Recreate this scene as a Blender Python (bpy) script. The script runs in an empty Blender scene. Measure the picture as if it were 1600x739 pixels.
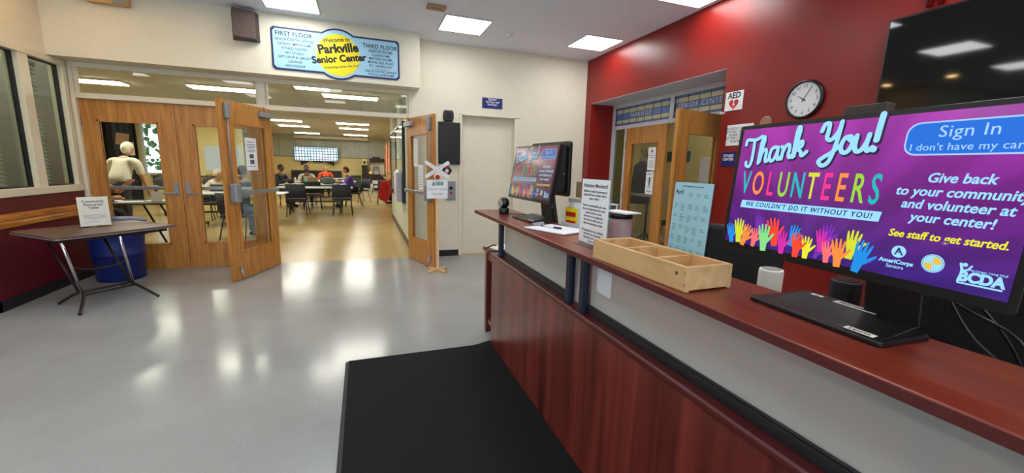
import bpy, bmesh, math, random
from mathutils import Vector, Matrix
random.seed(7)
PI = math.pi
SC = bpy.context.scene
COL = SC.collection
R = math.radians

# ------------------------------------------------------------------ camera
cam_d = bpy.data.cameras.new('camera')
cam_d.sensor_width = 36.0
cam_d.lens = 632.7 / 1600 * 36.0
cam_d.clip_start = 0.02
cam = bpy.data.objects.new('camera', cam_d)
COL.objects.link(cam)
YAW, PITCH, ROLL = -0.35164, -0.16911, -0.02599
rot = (Matrix.Rotation(YAW, 3, 'Z') @ Matrix.Rotation(PITCH, 3, 'X') @ Matrix.Rotation(ROLL, 3, 'Y'))
rgt, fwd, upv = rot.col[0], rot.col[1], rot.col[2]
m3 = Matrix((rgt, upv, -fwd)).transposed()
cam.matrix_world = Matrix.Translation((0, 0, 1.45)) @ m3.to_4x4()
SC.camera = cam

# ------------------------------------------------------------------ world, exposure
SC.view_settings.view_transform = 'Standard'
SC.view_settings.look = 'None'
SC.view_settings.exposure = 0.4
SC.view_settings.gamma = 1.0
SC.view_settings.use_curve_mapping = False
w = bpy.data.worlds.new('sky')
SC.world = w
w.use_nodes = True
bg = w.node_tree.nodes['Background']
bg.inputs[0].default_value = (0.62, 0.80, 1.0, 1)
bg.inputs[1].default_value = 4.0
PANEL_E = 11.0          # lobby ceiling panels
TUBE_E = 25.0          # dining room fluorescents

# ------------------------------------------------------------------ materials
def lin(c):
    return tuple(((v / 255) / 12.92 if v / 255 <= 0.04045 else ((v / 255 + 0.055) / 1.055) ** 2.4) for v in c) + (1,)

def new_mat(name):
    m = bpy.data.materials.new(name)
    m.use_nodes = True
    nt = m.node_tree
    return m, nt, nt.nodes['Principled BSDF']

def mat(name, c, rough=0.5, metal=0.0, var=0.05, scale=18, spec=0.5, coat=0):
    m, nt, b = new_mat(name)
    b.inputs['Roughness'].default_value = rough
    b.inputs['Metallic'].default_value = metal
    b.inputs['Specular IOR Level'].default_value = spec
    b.inputs['Coat Weight'].default_value = coat
    col = lin(c)
    n = nt.nodes.new('ShaderNodeTexNoise'); n.inputs['Scale'].default_value = scale
    n.inputs['Detail'].default_value = 3
    tc = nt.nodes.new('ShaderNodeTexCoord'); nt.links.new(tc.outputs['Object'], n.inputs['Vector'])
    r = nt.nodes.new('ShaderNodeValToRGB')
    r.color_ramp.elements[0].position = .3; r.color_ramp.elements[1].position = .7
    r.color_ramp.elements[0].color = tuple(v * (1 - var) for v in col[:3]) + (1,)
    r.color_ramp.elements[1].color = tuple(min(1, v * (1 + var)) for v in col[:3]) + (1,)
    nt.links.new(n.outputs['Fac'], r.inputs['Fac'])
    nt.links.new(r.outputs['Color'], b.inputs['Base Color'])
    return m

def wood(name, c1, c2, stretch, scale=3.0, rough=0.35, spec=0.5, coat=0):
    """grain: noise squeezed across the given axis stretch (x, y, z)"""
    m, nt, b = new_mat(name)
    tc = nt.nodes.new('ShaderNodeTexCoord'); mp = nt.nodes.new('ShaderNodeMapping')
    mp.inputs['Scale'].default_value = stretch
    n = nt.nodes.new('ShaderNodeTexNoise'); n.inputs['Scale'].default_value = scale; n.inputs['Detail'].default_value = 6
    n.inputs['Distortion'].default_value = .6
    r = nt.nodes.new('ShaderNodeValToRGB')
    r.color_ramp.elements[0].position = .32; r.color_ramp.elements[1].position = .68
    r.color_ramp.elements[0].color = lin(c1); r.color_ramp.elements[1].color = lin(c2)
    nt.links.new(tc.outputs['Object'], mp.inputs['Vector']); nt.links.new(mp.outputs[0], n.inputs['Vector'])
    nt.links.new(n.outputs['Fac'], r.inputs['Fac']); nt.links.new(r.outputs['Color'], b.inputs['Base Color'])
    b.inputs['Roughness'].default_value = rough; b.inputs['Specular IOR Level'].default_value = spec
    b.inputs['Coat Weight'].default_value = coat
    return m

def emit(name, c, s=1.0):
    m, nt, b = new_mat(name)
    b.inputs['Base Color'].default_value = (0, 0, 0, 1)
    b.inputs['Emission Color'].default_value = lin(c)
    b.inputs['Emission Strength'].default_value = s
    b.inputs['Roughness'].default_value = .4
    return m

def glass(name, tint=(255, 255, 255), clear=0.9, rough=0.02):
    """thin pane: mostly transparent with a mirror coat"""
    m, nt, b = new_mat(name)
    nt.nodes.remove(b)
    out = nt.nodes['Material Output']
    t = nt.nodes.new('ShaderNodeBsdfTransparent'); t.inputs[0].default_value = tuple(v * clear for v in lin(tint)[:3]) + (1,)
    g = nt.nodes.new('ShaderNodeBsdfGlossy'); g.inputs['Roughness'].default_value = rough
    f = nt.nodes.new('ShaderNodeFresnel'); f.inputs[0].default_value = 1.5
    mx = nt.nodes.new('ShaderNodeMixShader')
    ge = nt.nodes.new('ShaderNodeNewGeometry'); inv = nt.nodes.new('ShaderNodeMath'); inv.operation = 'SUBTRACT'; inv.inputs[0].default_value = 1
    nt.links.new(ge.outputs['Backfacing'], inv.inputs[1])
    mu = nt.nodes.new('ShaderNodeMath'); mu.operation = 'MULTIPLY'
    nt.links.new(f.outputs[0], mu.inputs[0]); nt.links.new(inv.outputs[0], mu.inputs[1])
    nt.links.new(mu.outputs[0], mx.inputs[0]); nt.links.new(t.outputs[0], mx.inputs[1]); nt.links.new(g.outputs[0], mx.inputs[2])
    nt.links.new(mx.outputs[0], out.inputs['Surface'])
    return m

def tile_floor(name, c, c2, rough, size=0.305, speck=0.35):
    m, nt, b = new_mat(name)
    tc = nt.nodes.new('ShaderNodeTexCoord')
    n = nt.nodes.new('ShaderNodeTexNoise'); n.inputs['Scale'].default_value = 55; n.inputs['Detail'].default_value = 8; n.inputs['Roughness'].default_value = .75
    n2 = nt.nodes.new('ShaderNodeTexNoise'); n2.inputs['Scale'].default_value = 1.4; n2.inputs['Detail'].default_value = 4
    br = nt.nodes.new('ShaderNodeTexBrick')
    br.offset = 0; br.inputs['Scale'].default_value = 1.0
    br.inputs['Brick Width'].default_value = size; br.inputs['Row Height'].default_value = size
    br.inputs['Mortar Size'].default_value = .0015
    br.inputs['Color1'].default_value = (.485, .485, .485, 1); br.inputs['Color2'].default_value = (.515, .515, .515, 1)
    br.inputs['Mortar'].default_value = (.44, .44, .44, 1)
    for q in (n, n2, br): nt.links.new(tc.outputs['Object'], q.inputs['Vector'])
    a = nt.nodes.new('ShaderNodeMath'); a.operation = 'MULTIPLY_ADD'; a.inputs[1].default_value = speck
    nt.links.new(n.outputs['Fac'], a.inputs[0])
    a2 = nt.nodes.new('ShaderNodeMath'); a2.operation = 'MULTIPLY_ADD'; a2.inputs[1].default_value = .35
    nt.links.new(n2.outputs['Fac'], a2.inputs[0]); nt.links.new(br.outputs['Color'], a2.inputs[2])
    nt.links.new(a2.outputs[0], a.inputs[2])
    r = nt.nodes.new('ShaderNodeValToRGB')
    r.color_ramp.elements[0].position = .55; r.color_ramp.elements[1].position = 1.05 if False else 1.0
    r.color_ramp.elements[0].color = lin(c2); r.color_ramp.elements[1].color = lin(c)
    nt.links.new(a.outputs[0], r.inputs['Fac']); nt.links.new(r.outputs['Color'], b.inputs['Base Color'])
    b.inputs['Roughness'].default_value = rough; b.inputs['Specular IOR Level'].default_value = .28
    rr = nt.nodes.new('ShaderNodeMapRange'); rr.inputs['To Min'].default_value = rough * .7; rr.inputs['To Max'].default_value = rough * 1.5
    nt.links.new(n2.outputs['Fac'], rr.inputs['Value']); nt.links.new(rr.outputs[0], b.inputs['Roughness'])
    bp = nt.nodes.new('ShaderNodeBump'); bp.inputs['Strength'].default_value = .04; bp.inputs['Distance'].default_value = .01
    nt.links.new(n2.outputs['Fac'], bp.inputs['Height']); nt.links.new(bp.outputs[0], b.inputs['Normal'])
    return m

M = dict(
    cream=mat('cream paint', (228, 220, 198), .55, var=.02),
    red=mat('red paint', (132, 24, 18), .34, var=.04, scale=6, spec=.4),
    maroon=mat('maroon paint', (98, 12, 26), .45, var=.04),
    ceil=mat('ceiling paint', (238, 240, 252), .8, var=.02),
    trimw=mat('cream trim', (228, 218, 192), .45, var=.02),
    trimg=mat('grey white trim', (205, 203, 208), .5, var=.02),
    black=mat('black plastic', (14, 14, 16), .4, var=.1),
    blackm=mat('matte black', (16, 15, 17), .75, var=.15),
    bezel=mat('black bezel', (12, 12, 14), .3, var=.1),
    rubber=mat('black rubber baseboard', (22, 22, 26), .5, var=.1),
    floor=tile_floor('grey tile', (164, 163, 162), (122, 120, 120), .15),
    dfloor=tile_floor('beige tile', (190, 164, 110), (158, 134, 86), .2),
    oak=wood('honey oak', (168, 104, 42), (204, 142, 68), (14, 14, 1.0), 2.2, .38),
    oakrail=wood('oak rail', (140, 78, 22), (214, 140, 56), (3, 1.5, 26), 2.0, .4),
    cherry=wood('cherry laminate', (74, 26, 24), (132, 56, 44), (1, 7, .35), 1.6, .3),
    deck=wood('cherry deck', (94, 30, 18), (132, 52, 30), (5, .5, 5), 2.0, .3),
    edge=mat('dark cherry edge', (84, 26, 26), .35, var=.08),
    pine=wood('pine board', (192, 150, 98), (220, 182, 130), (8, 1.2, 8), 2.2, .55),
    pinez=wood('pine stick', (214, 178, 130), (238, 208, 166), (8, 8, 1.2), 2.2, .6),
    steel=mat('brushed steel', (168, 168, 172), .35, .9, var=.05),
    alu=mat('satin aluminium', (150, 150, 156), .4, .5, var=.04),
    chrome=mat('chrome', (205, 205, 212), .12, 1, var=.02),
    navy=mat('navy post', (20, 28, 50), .4, .2, var=.06),
    darkrail=mat('charcoal rail', (26, 27, 30), .45, var=.08),
    white=mat('white paper', (236, 236, 238), .6, var=.015),
    whitep=mat('white plastic', (228, 228, 228), .4, var=.02),
    offw=mat('off white paper', (226, 222, 208), .6, var=.02),
    ink=mat('black ink', (24, 24, 28), .6, var=.05),
    inkg=mat('grey ink', (80, 80, 90), .6, var=.05),
    matrub=mat('black mat pile', (24, 24, 27), .9, var=.35, scale=160, spec=.2),
    matedge=mat('mat rubber edge', (34, 36, 42), .5, var=.08),
    brown=wood('brown table top', (86, 62, 50), (104, 78, 64), (3, 3, 3), 6, .4),
    brownm=mat('brown metal', (48, 34, 30), .4, .3, var=.06),
    blue=mat('blue plastic bin', (20, 40, 118), .45, var=.06),
    bluesign=mat('blue sign', (20, 32, 108), .35, var=.04),
    signblue=mat('pale blue sign', (168, 212, 236), .45, var=.03, scale=4),
    signnavy=mat('navy border', (22, 26, 92), .4, var=.04),
    yellow=mat('sun yellow', (250, 228, 20), .45, var=.03),
    spk=mat('brown speaker cloth', (92, 76, 70), .85, var=.18, scale=90),
    spkd=mat('dark brown speaker', (58, 46, 42), .6, var=.1),
    amber=mat('amber lens', (206, 158, 92), .4, var=.06),
    greyp=mat('grey plastic', (150, 146, 142), .45, var=.04),
    tan=mat('tan plate', (150, 110, 84), .5, var=.05),
    redp=mat('red plastic', (190, 18, 36), .3, var=.05),
    yellowwall=mat('pale yellow paint', (224, 206, 142), .6, var=.03, scale=5),
    greenw=mat('pale green paint', (196, 204, 186), .5, var=.03),
    bandw=mat('grey upper wall panel', (180, 184, 168), .3, var=.08, scale=3),
    dceil=mat('dining ceiling', (194, 190, 168), .85, var=.04, scale=3),
    brownbase=mat('brown baseboard', (84, 66, 48), .5, var=.08),
    chairb=mat('charcoal chair fabric', (34, 37, 48), .7, var=.15, scale=60),
    ttop=mat('pale grey table top', (206, 210, 208), .3, var=.03),
    curtain=mat('black curtain', (20, 20, 22), .85, var=.3),
    tealp=mat('teal sign', (40, 104, 104), .5, var=.05),
    kraft=mat('cardboard', (176, 142, 104), .75, var=.06),
    skinl=mat('light skin', (206, 146, 116), .55, var=.05),
    skind=mat('brown skin', (104, 66, 46), .55, var=.05),
    hairw=mat('white hair', (226, 220, 200), .8, var=.08, scale=60),
    hairk=mat('dark hair', (30, 24, 22), .8, var=.2, scale=60),
    hairb=mat('brown hair', (70, 46, 34), .8, var=.2, scale=60),
    glass=glass('door glass', (250, 252, 248), .95),
    glassd=glass('window glass', (214, 222, 216), .88),
    acrylic=glass('clear acrylic', (244, 248, 250), .95),
    calpaper=mat('blue calendar paper', (158, 206, 222), .5, var=.04, scale=8),
    redink=mat('red heart', (196, 24, 34), .5, var=.04),
    tvblack=mat('tv glass', (6, 6, 6), .045, var=.02),
    foliage=mat('leaves', (112, 150, 116), .8, var=.4, scale=6),
    orange=mat('orange shirt', (232, 82, 44), .7, var=.08),
    purple=mat('purple jacket', (92, 54, 150), .7, var=.35, scale=7),
    redcloth=mat('red jacket', (196, 24, 36), .7, var=.08),
    creamcloth=mat('ivory knit', (226, 222, 202), .8, var=.06, scale=40),
    darkcloth=mat('dark cloth', (32, 32, 38), .8, var=.15),
    navycloth=mat('navy cloth', (30, 38, 66), .8, var=.15),
    jeans=mat('blue jeans', (70, 98, 140), .8, var=.15),
    khaki=mat('khaki cloth', (168, 152, 124), .8, var=.08),
    plaid=mat('dark patterned cloth', (54, 48, 54), .8, var=.5, scale=40),
    beigecloth=mat('beige shirt', (176, 166, 148), .8, var=.06),
    shoe=mat('shoe leather', (60, 50, 44), .5, var=.1),
    floral=mat('floral cloth', (232, 218, 200), .8, var=.2, scale=45),
)

def frost_mat():
    m, nt, b = new_mat('frosted acrylic')
    b.inputs['Base Color'].default_value = lin((238, 234, 226))
    b.inputs['Roughness'].default_value = .28; b.inputs['Specular IOR Level'].default_value = .6
    b.inputs['Transmission Weight'].default_value = .6
    b.inputs['IOR'].default_value = 1.3
    n = nt.nodes.new('ShaderNodeTexNoise'); n.inputs['Scale'].default_value = 400
    bp = nt.nodes.new('ShaderNodeBump'); bp.inputs['Strength'].default_value = .02
    nt.links.new(n.outputs['Fac'], bp.inputs['Height']); nt.links.new(bp.outputs[0], b.inputs['Normal'])
    return m
M['frost'] = frost_mat()
PANEL_M = emit('lit diffuser', (248, 251, 250), PANEL_E)
TUBE_M = emit('lit tubes', (255, 252, 238), TUBE_E)

# ------------------------------------------------------------------ mesh building
class MB:
    def __init__(s): s.v = []; s.f = []; s.m = []; s.sm = []
    def add(s, vs, fs, mi=0, T=None, smooth=False):
        o = len(s.v)
        s.v += [tuple(T @ Vector(v)) if T else tuple(v) for v in vs]
        for f in fs: s.f.append([i + o for i in f]); s.m.append(mi); s.sm.append(smooth)
        return s
    def box(s, x0, x1, y0, y1, z0, z1, mi=0, T=None):
        vs = [(x, y, z) for z in (z0, z1) for y in (y0, y1) for x in (x0, x1)]
        return s.add(vs, [(0, 2, 3, 1), (4, 5, 7, 6), (0, 1, 5, 4), (2, 6, 7, 3), (0, 4, 6, 2), (1, 3, 7, 5)], mi, T)
    def prism(s, poly, a, b, plane='xy', mi=0, T=None):
        """closed polygon extruded from a to b along the missing axis"""
        n = len(poly)
        def P(p, h): return {'xy': (p[0], p[1], h), 'xz': (p[0], h, p[1]), 'yz': (h, p[0], p[1])}[plane]
        vs = [P(p, a) for p in poly] + [P(p, b) for p in poly]
        fs = [list(range(n))[::-1], list(range(n, 2 * n))] + [(i, (i + 1) % n, n + (i + 1) % n, n + i) for i in range(n)]
        return s.add(vs, fs, mi, T)
    def lathe(s, prof, n=24, c=(0, 0, 0), mi=0, T=None, smooth=True, caps=True):
        vs = []; fs = []
        for r, z in prof:
            for k in range(n):
                a = 2 * PI * k / n; vs.append((c[0] + r * math.cos(a), c[1] + r * math.sin(a), c[2] + z))
        for j in range(len(prof) - 1):
            for k in range(n):
                fs.append((j * n + k, j * n + (k + 1) % n, (j + 1) * n + (k + 1) % n, (j + 1) * n + k))
        s.add(vs, fs, mi, T, smooth)
        if not caps: return s
        o = len(s.v) - len(vs)
        s.f.append([o + k for k in range(n)][::-1]); s.m.append(mi); s.sm.append(False)
        s.f.append([o + (len(prof) - 1) * n + k for k in range(n)]); s.m.append(mi); s.sm.append(False)
        return s
    def tube(s, pts, r, n=8, mi=0, T=None, smooth=True):
        pts = [Vector(p) for p in pts]; rs = r if isinstance(r, (list, tuple)) else [r] * len(pts)
        vs = []; fs = []; ref = None
        for i, p in enumerate(pts):
            d = (pts[min(i + 1, len(pts) - 1)] - pts[max(i - 1, 0)]).normalized()
            if ref is None or abs(ref.dot(d)) > .98: ref = Vector((0, 0, 1)) if abs(d.z) < .9 else Vector((1, 0, 0))
            x = (ref - d * ref.dot(d)).normalized(); y = d.cross(x); ref = x
            for k in range(n):
                a = 2 * PI * k / n; vs.append(p + (x * math.cos(a) + y * math.sin(a)) * rs[i])
        for j in range(len(pts) - 1):
            for k in range(n): fs.append((j * n + k, j * n + (k + 1) % n, (j + 1) * n + (k + 1) % n, (j + 1) * n + k))
        s.add(vs, fs, mi, T, smooth)
        o = len(s.v) - len(vs); e = o + (len(pts) - 1) * n
        s.f.append([o + k for k in range(n)][::-1]); s.m.append(mi); s.sm.append(False)
        s.f.append([e + k for k in range(n)]); s.m.append(mi); s.sm.append(False)
        return s
    def ball(s, c, r, n=12, mi=0, T=None):
        r = r if isinstance(r, (tuple, list)) else (r, r, r)
        vs = [(c[0], c[1], c[2] - r[2])]; fs = []
        h = n // 2 + 1
        for j in range(1, h):
            t = PI * j / h
            for k in range(n):
                a = 2 * PI * k / n
                vs.append((c[0] + r[0] * math.sin(t) * math.cos(a), c[1] + r[1] * math.sin(t) * math.sin(a), c[2] - r[2] * math.cos(t)))
        vs.append((c[0], c[1], c[2] + r[2])); L = len(vs) - 1
        for k in range(n): fs.append((0, 1 + (k + 1) % n, 1 + k)); fs.append((L, 1 + (h - 2) * n + k, 1 + (h - 2) * n + (k + 1) % n))
        for j in range(h - 2):
            for k in range(n): fs.append((1 + j * n + k, 1 + j * n + (k + 1) % n, 1 + (j + 1) * n + (k + 1) % n, 1 + (j + 1) * n + k))
        return s.add(vs, fs, mi, T, True)
    def ribbon(s, pts, wd, y0, y1, mi=0):
        """flat stroke in the xz plane between depths y0 and y1, rounded ends"""
        L = []; Rr = []
        for i, p in enumerate(pts):
            a = pts[max(i - 1, 0)]; b = pts[min(i + 1, len(pts) - 1)]
            dx, dz = b[0] - a[0], b[1] - a[1]; l = math.hypot(dx, dz) or 1
            w_ = wd[i] if isinstance(wd, (list, tuple)) else wd
            nx, nz = -dz / l * w_ / 2, dx / l * w_ / 2
            L.append((p[0] + nx, p[1] + nz)); Rr.append((p[0] - nx, p[1] - nz))
        def cap(p, q, w_, sgn):
            dx, dz = p[0] - q[0], p[1] - q[1]; a0 = math.atan2(dz, dx)
            return [(p[0] + w_ / 2 * math.cos(a0 + t), p[1] + w_ / 2 * math.sin(a0 + t)) for t in (-.9, -.3, .3, .9)]
        n = len(pts); vs = []; fs = []
        for y in (y0, y1):
            vs += [(p[0], y, p[1]) for p in L] + [(p[0], y, p[1]) for p in Rr]
        for i in range(n - 1):
            fs += [(i, i + 1, n + i + 1, n + i), (2 * n + i, 3 * n + i, 3 * n + i + 1, 2 * n + i + 1),
                   (i, 2 * n + i, 2 * n + i + 1, i + 1), (n + i, n + i + 1, 3 * n + i + 1, 3 * n + i)]
        s.add(vs, fs, mi)
        w0 = wd[0] if isinstance(wd, (list, tuple)) else wd
        w1 = wd[-1] if isinstance(wd, (list, tuple)) else wd
        for p, w_ in ((pts[0], w0), (pts[-1], w1)):
            s.prism([(p[0] + w_ / 2 * math.cos(2 * PI * k / 10), p[1] + w_ / 2 * math.sin(2 * PI * k / 10)) for k in range(10)], y0, y1, 'xz', mi)
        return s
    def build(s, name, mats, parent=None, bevel=0.0, loc=None, rot=None, seg=2, smooth=False):
        me = bpy.data.meshes.new(name)
        me.from_pydata(s.v, [], s.f)
        mats = mats if isinstance(mats, (list, tuple)) else [mats]
        for m_ in mats: me.materials.append(M[m_] if isinstance(m_, str) else m_)
        me.polygons.foreach_set('material_index', s.m)
        me.polygons.foreach_set('use_smooth', [bool(q or smooth) for q in s.sm])
        bm = bmesh.new(); bm.from_mesh(me); bmesh.ops.recalc_face_normals(bm, faces=bm.faces); bm.to_mesh(me); bm.free()
        o = bpy.data.objects.new(name, me); COL.objects.link(o)
        if parent: o.parent = parent
        if loc: o.location = loc
        if rot: o.rotation_euler = rot
        if bevel:
            bv = o.modifiers.new('bevel', 'BEVEL'); bv.width = bevel; bv.segments = seg; bv.limit_method = 'ANGLE'; bv.angle_limit = R(40)
        return o

def tag(o, label, cat, group=None):
    o['label'] = label; o['category'] = cat
    if group: o['group'] = group
    return o
def thing(name, label, cat, loc=(0, 0, 0), rotz=0, group=None):
    o = bpy.data.objects.new(name, None); COL.objects.link(o)
    o.empty_display_size = .1
    o.location = loc; o.rotation_euler = (0, 0, rotz)
    return tag(o, label, cat, group)
def struct(o):
    o['kind'] = 'structure'; return o
KIDS = {}
def kids(o):
    return [c for c in COL.objects if c.parent == o]
def dup(o, loc=None, rotz=None, label=None, group=None, parent=None):
    c = o.copy(); COL.objects.link(c)
    if parent: c.parent = parent
    if loc: c.location = loc
    if rotz is not None: c.rotation_euler = (0, 0, rotz)
    if label: c['label'] = label
    if group: c['group'] = group
    for k in kids(o): dup(k, parent=c)
    return c

def rrect(x0, x1, y0, y1, r, n=5):
    p = []
    for cx, cy, a0 in ((x1 - r, y0 + r, -90), (x1 - r, y1 - r, 0), (x0 + r, y1 - r, 90), (x0 + r, y0 + r, 180)):
        for k in range(n + 1):
            a = R(a0 + 90 * k / n); p.append((cx + r * math.cos(a), cy + r * math.sin(a)))
    return p
def circ(cx, cy, r, n=32):
    return [(cx + r * math.cos(2 * PI * k / n), cy + r * math.sin(2 * PI * k / n)) for k in range(n)]

def text(name, body, size, m, parent=None, at=(0, 0, 0), align='CENTER', bold=0.0, xs=1.0, shear=0.0, thick=.0006, rotz=0.0, line=1.0, rot=None, space=1.0):
    """lettering in the local xz plane, facing -y"""
    cu = bpy.data.curves.new(name, 'FONT'); cu.body = body; cu.size = size
    cu.align_x = align; cu.align_y = 'CENTER'; cu.offset = bold * size; cu.shear = shear
    cu.space_line = line; cu.space_character = space
    cu.resolution_u = 3
    cu.extrude = thick / 2
    t = bpy.data.objects.new(name, cu)
    me = bpy.data.meshes.new_from_object(t)
    bpy.data.objects.remove(t); bpy.data.curves.remove(cu)
    ca, sa = math.cos(rotz), math.sin(rotz)
    for v in me.vertices:
        x, y, z = v.co; x *= xs
        v.co = (at[0] + x * ca - y * sa, at[1] - z, at[2] + x * sa + y * ca)
    me.materials.clear(); me.materials.append(M[m] if isinstance(m, str) else m)
    me.name = name
    for p in me.polygons: p.material_index = 0
    o = bpy.data.objects.new(name, me); COL.objects.link(o)
    if parent: o.parent = parent
    return o
# ================================================================== THE SETTING
XL, XR, YW, ZC = -3.2, 3.65, 6.42, 3.26
YB = -4.0
ZD = 2.8               # dining room ceiling
# floors
struct(MB().box(-7.5, 4.25, YB, 6.47, -.1, 0).build('floor', 'floor'))
struct(MB().box(-10.2, 4.16, 6.47, 11.65, -.1, 0).box(-10.2, 6.2, 11.65, 24.2, -.1, 0).build('floor_dining', 'dfloor'))
struct(MB().box(4.25, 6.62, 1.8, 8.72, -.1, 0).box(4.16, 4.25, 6.47, 8.72, -.1, 0).build('floor_fitness', 'floor'))
# ceilings
struct(MB().box(-7.5, 6.62, YB - .1, 6.8, ZC, ZC + .1).box(4.04, 6.62, 6.8, 8.72, ZC, ZC + .1).build('ceiling', 'ceil'))
cm, nt, b = new_mat('acoustic tile ceiling')
tc = nt.nodes.new('ShaderNodeTexCoord'); br = nt.nodes.new('ShaderNodeTexBrick'); br.offset = 0
br.inputs['Scale'].default_value = 1; br.inputs['Brick Width'].default_value = 1.2; br.inputs['Row Height'].default_value = .6
br.inputs['Mortar Size'].default_value = .012
br.inputs['Color1'].default_value = lin((200, 196, 178)); br.inputs['Color2'].default_value = lin((190, 186, 166)); br.inputs['Mortar'].default_value = lin((166, 160, 142))
nt.links.new(tc.outputs['Object'], br.inputs['Vector']); nt.links.new(br.outputs[0], b.inputs['Base Color']); b.inputs['Roughness'].default_value = .9
struct(MB().box(-10.2, 4.04, 6.55, 11.65, ZD, ZD + .1).box(-10.2, 6.2, 11.65, 24.2, ZD, ZD + .1).build('ceiling_dining', cm))

# left wall: maroon below, cream above, with the office window opening
w_ = MB()
w_.box(XL - .12, XL, 4.97, YW, 0, 1.05, 0).box(XL - .12, XL, 4.97, YW, 2.52, ZC, 1)
w_.box(XL - .12, XL, 6.34, YW, 1.05, 2.52, 1)
struct(w_.build('wall_left', ['maroon', 'cream']))
struct(MB().box(-7.5, XL - .12, 4.97, 5.09, 0, 1.05, 0).box(-7.5, XL - .12, 4.97, 5.09, 1.05, ZC, 1).build('wall_left_return', ['maroon', 'cream']))
struct(MB().box(XL, XL + .014, 4.956, 6.40, 0, .1).box(-7.5, XL + .014, 4.956, 4.97, 0, .1).build('baseboard_left', 'rubber'))
r_ = MB()
r_.prism([(XL, .755), (XL + .022, .76), (XL + .026, .80), (XL + .018, .82), (XL + .026, .84), (XL + .022, .885), (XL, .89)], 4.97, 6.38, 'xz')
struct(r_.build('trim_1', 'oakrail'))
# office window with two panes and blinds
f = MB()
f.box(XL - .1, XL + .025, 4.97, 6.39, 1.045, 1.12).box(XL - .1, XL + .02, 4.97, 6.39, 2.46, 2.525)
f.box(XL - .1, XL + .015, 5.685, 5.815, 1.12, 2.46).box(XL - .1, XL + .015, 4.97, 5.02, 1.12, 2.46).box(XL - .1, XL + .015, 6.325, 6.39, 1.12, 2.46)
win = struct(f.build('window_1', 'trimw', bevel=.004))
for y0, y1 in ((5.02, 5.685), (5.815, 6.325)):
    MB().box(XL - .06, XL - .052, y0, y1, 1.12, 2.46).build('window_pane', 'glassd', win)
    fr = MB()
    for q in (y0, y1 - .012): fr.box(XL - .07, XL - .03, q, q + .012, 1.12, 2.46)
    fr.box(XL - .07, XL - .03, y0, y1, 1.12, 1.132).box(XL - .07, XL - .03, y0, y1, 2.448, 2.46)
    fr.build('pane_gasket', 'darkrail', win)
slat = mat('blind slats', (214, 214, 196), .5, var=.05)
for y0, y1, lab in ((4.99, 5.55, 'half open slatted blind behind the left office pane, out to the photo edge'), (5.80, 6.18, 'narrow slatted blind behind the office pane nearest the wooden doors')):
    t = thing('window_blind', lab, 'blind', (XL - .16, y0, 1.12), 0, 'blinds in the office window')
    MB().box(-.025, .025, 0, y1 - y0, 1.28, 1.33).build('head_rail', 'trimw', t)
    sl = MB()
    for k in range(29):
        z = .03 + k * .0435
        sl.add([(-.017, 0, z + .0150), (.017, 0, z - .0150), (.017, y1 - y0, z - .0150), (-.017, y1 - y0, z + .0150),
                (-.0175, 0, z + .0135), (.0165, 0, z - .0165), (.0165, y1 - y0, z - .0165), (-.0175, y1 - y0, z + .0135)],
               [(0, 1, 2, 3), (7, 6, 5, 4), (0, 4, 5, 1), (1, 5, 6, 2), (2, 6, 7, 3), (3, 7, 4, 0)])
    sl.build('slats', slat, t)
    MB().tube([(.016, .25, .3), (.016, .25, 1.28)], .002, 5).build('cord', 'offw', t)
struct(MB().box(-5.6, -5.5, 5.09, 6.5, 0, ZC).box(-5.5, XL - .12, 6.42, 6.5, 0, ZC).build('wall_office', 'greyp'))

# front wall round the doorway, the lift door and the corner
w_ = MB()
w_.box(.72, 1.43, YW, YW + .12, 0, ZC)
w_.box(1.43, 2.40, YW, YW + .12, 2.25, ZC)
w_.box(2.40, XR, YW, YW + .12, 0, ZC)
w_.box(1.43, 2.40, YW + .28, YW + .34, 0, 2.3)
struct(w_.build('wall_front', 'cream'))
struct(MB().box(1.06, 1.42, YW - .012, YW, 0, .1).box(.80, 1.06, YW - .012, YW, 0, .1).box(2.44, XR, YW - .012, YW, 0, .1).build('baseboard_front', 'rubber'))
struct(MB().box(XL, .80, 6.12, YW + .12, 2.53, ZC).build('wall_soffit', 'cream'))
# lift door in its frame
f = MB()
f.box(1.425, 1.475, YW - .015, YW + .28, 0, 2.25).box(2.345, 2.44, YW - .015, YW + .02, 0, 2.25).box(2.345, 2.40, YW, YW + .28, 0, 2.25).box(1.425, 2.44, YW - .015, YW + .28, 2.232, 2.265)
struct(f.build('trim_2', 'cream', bevel=.004))
d5 = struct(MB().box(1.476, 2.344, YW + .235, YW + .28, .005, 2.231).build('door_5', mat('cream steel door', (214, 206, 182), .4, var=.015), bevel=.003))
MB().lathe([(.004, 0), (.009, .002), (.009, .006), (.004, .009)], 12, T=Matrix.Translation((1.55, YW + .235, 2.06)) @ Matrix.Rotation(R(90), 4, 'X')).build('peg', 'ink', d5)

# right wall, red, with the deep doorway
w_ = MB()
w_.box(XR, XR + .12, YB, 3.485, 0, ZC).box(XR, XR + .12, 6.24, YW + .12, 0, ZC).box(XR, XR + .12, 3.485, 6.24, 2.54, ZC)
w_.box(XR + .12, 4.16, 6.24, 6.36, 0, 2.54).box(XR + .12, 4.16, 3.365, 3.485, 0, 2.54)
w_.box(4.04, 4.16, YW - .1, YW + .2, 0, ZC).box(XR + .12, 4.16, 3.365, 6.36, 2.62, 2.74)
struct(w_.build('wall_right', 'red'))
struct(MB().box(XR + .001, 4.16, 3.486, 6.239, 2.535, 2.60).build('trim_3', 'trimg'))
struct(MB().box(XR - .012, XR, YB, 3.485, 0, .1).build('baseboard_right', 'rubber'))
f = MB()
f.box(XR - .012, XR, 2.0, 2.09, 2.0, ZC)
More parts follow.
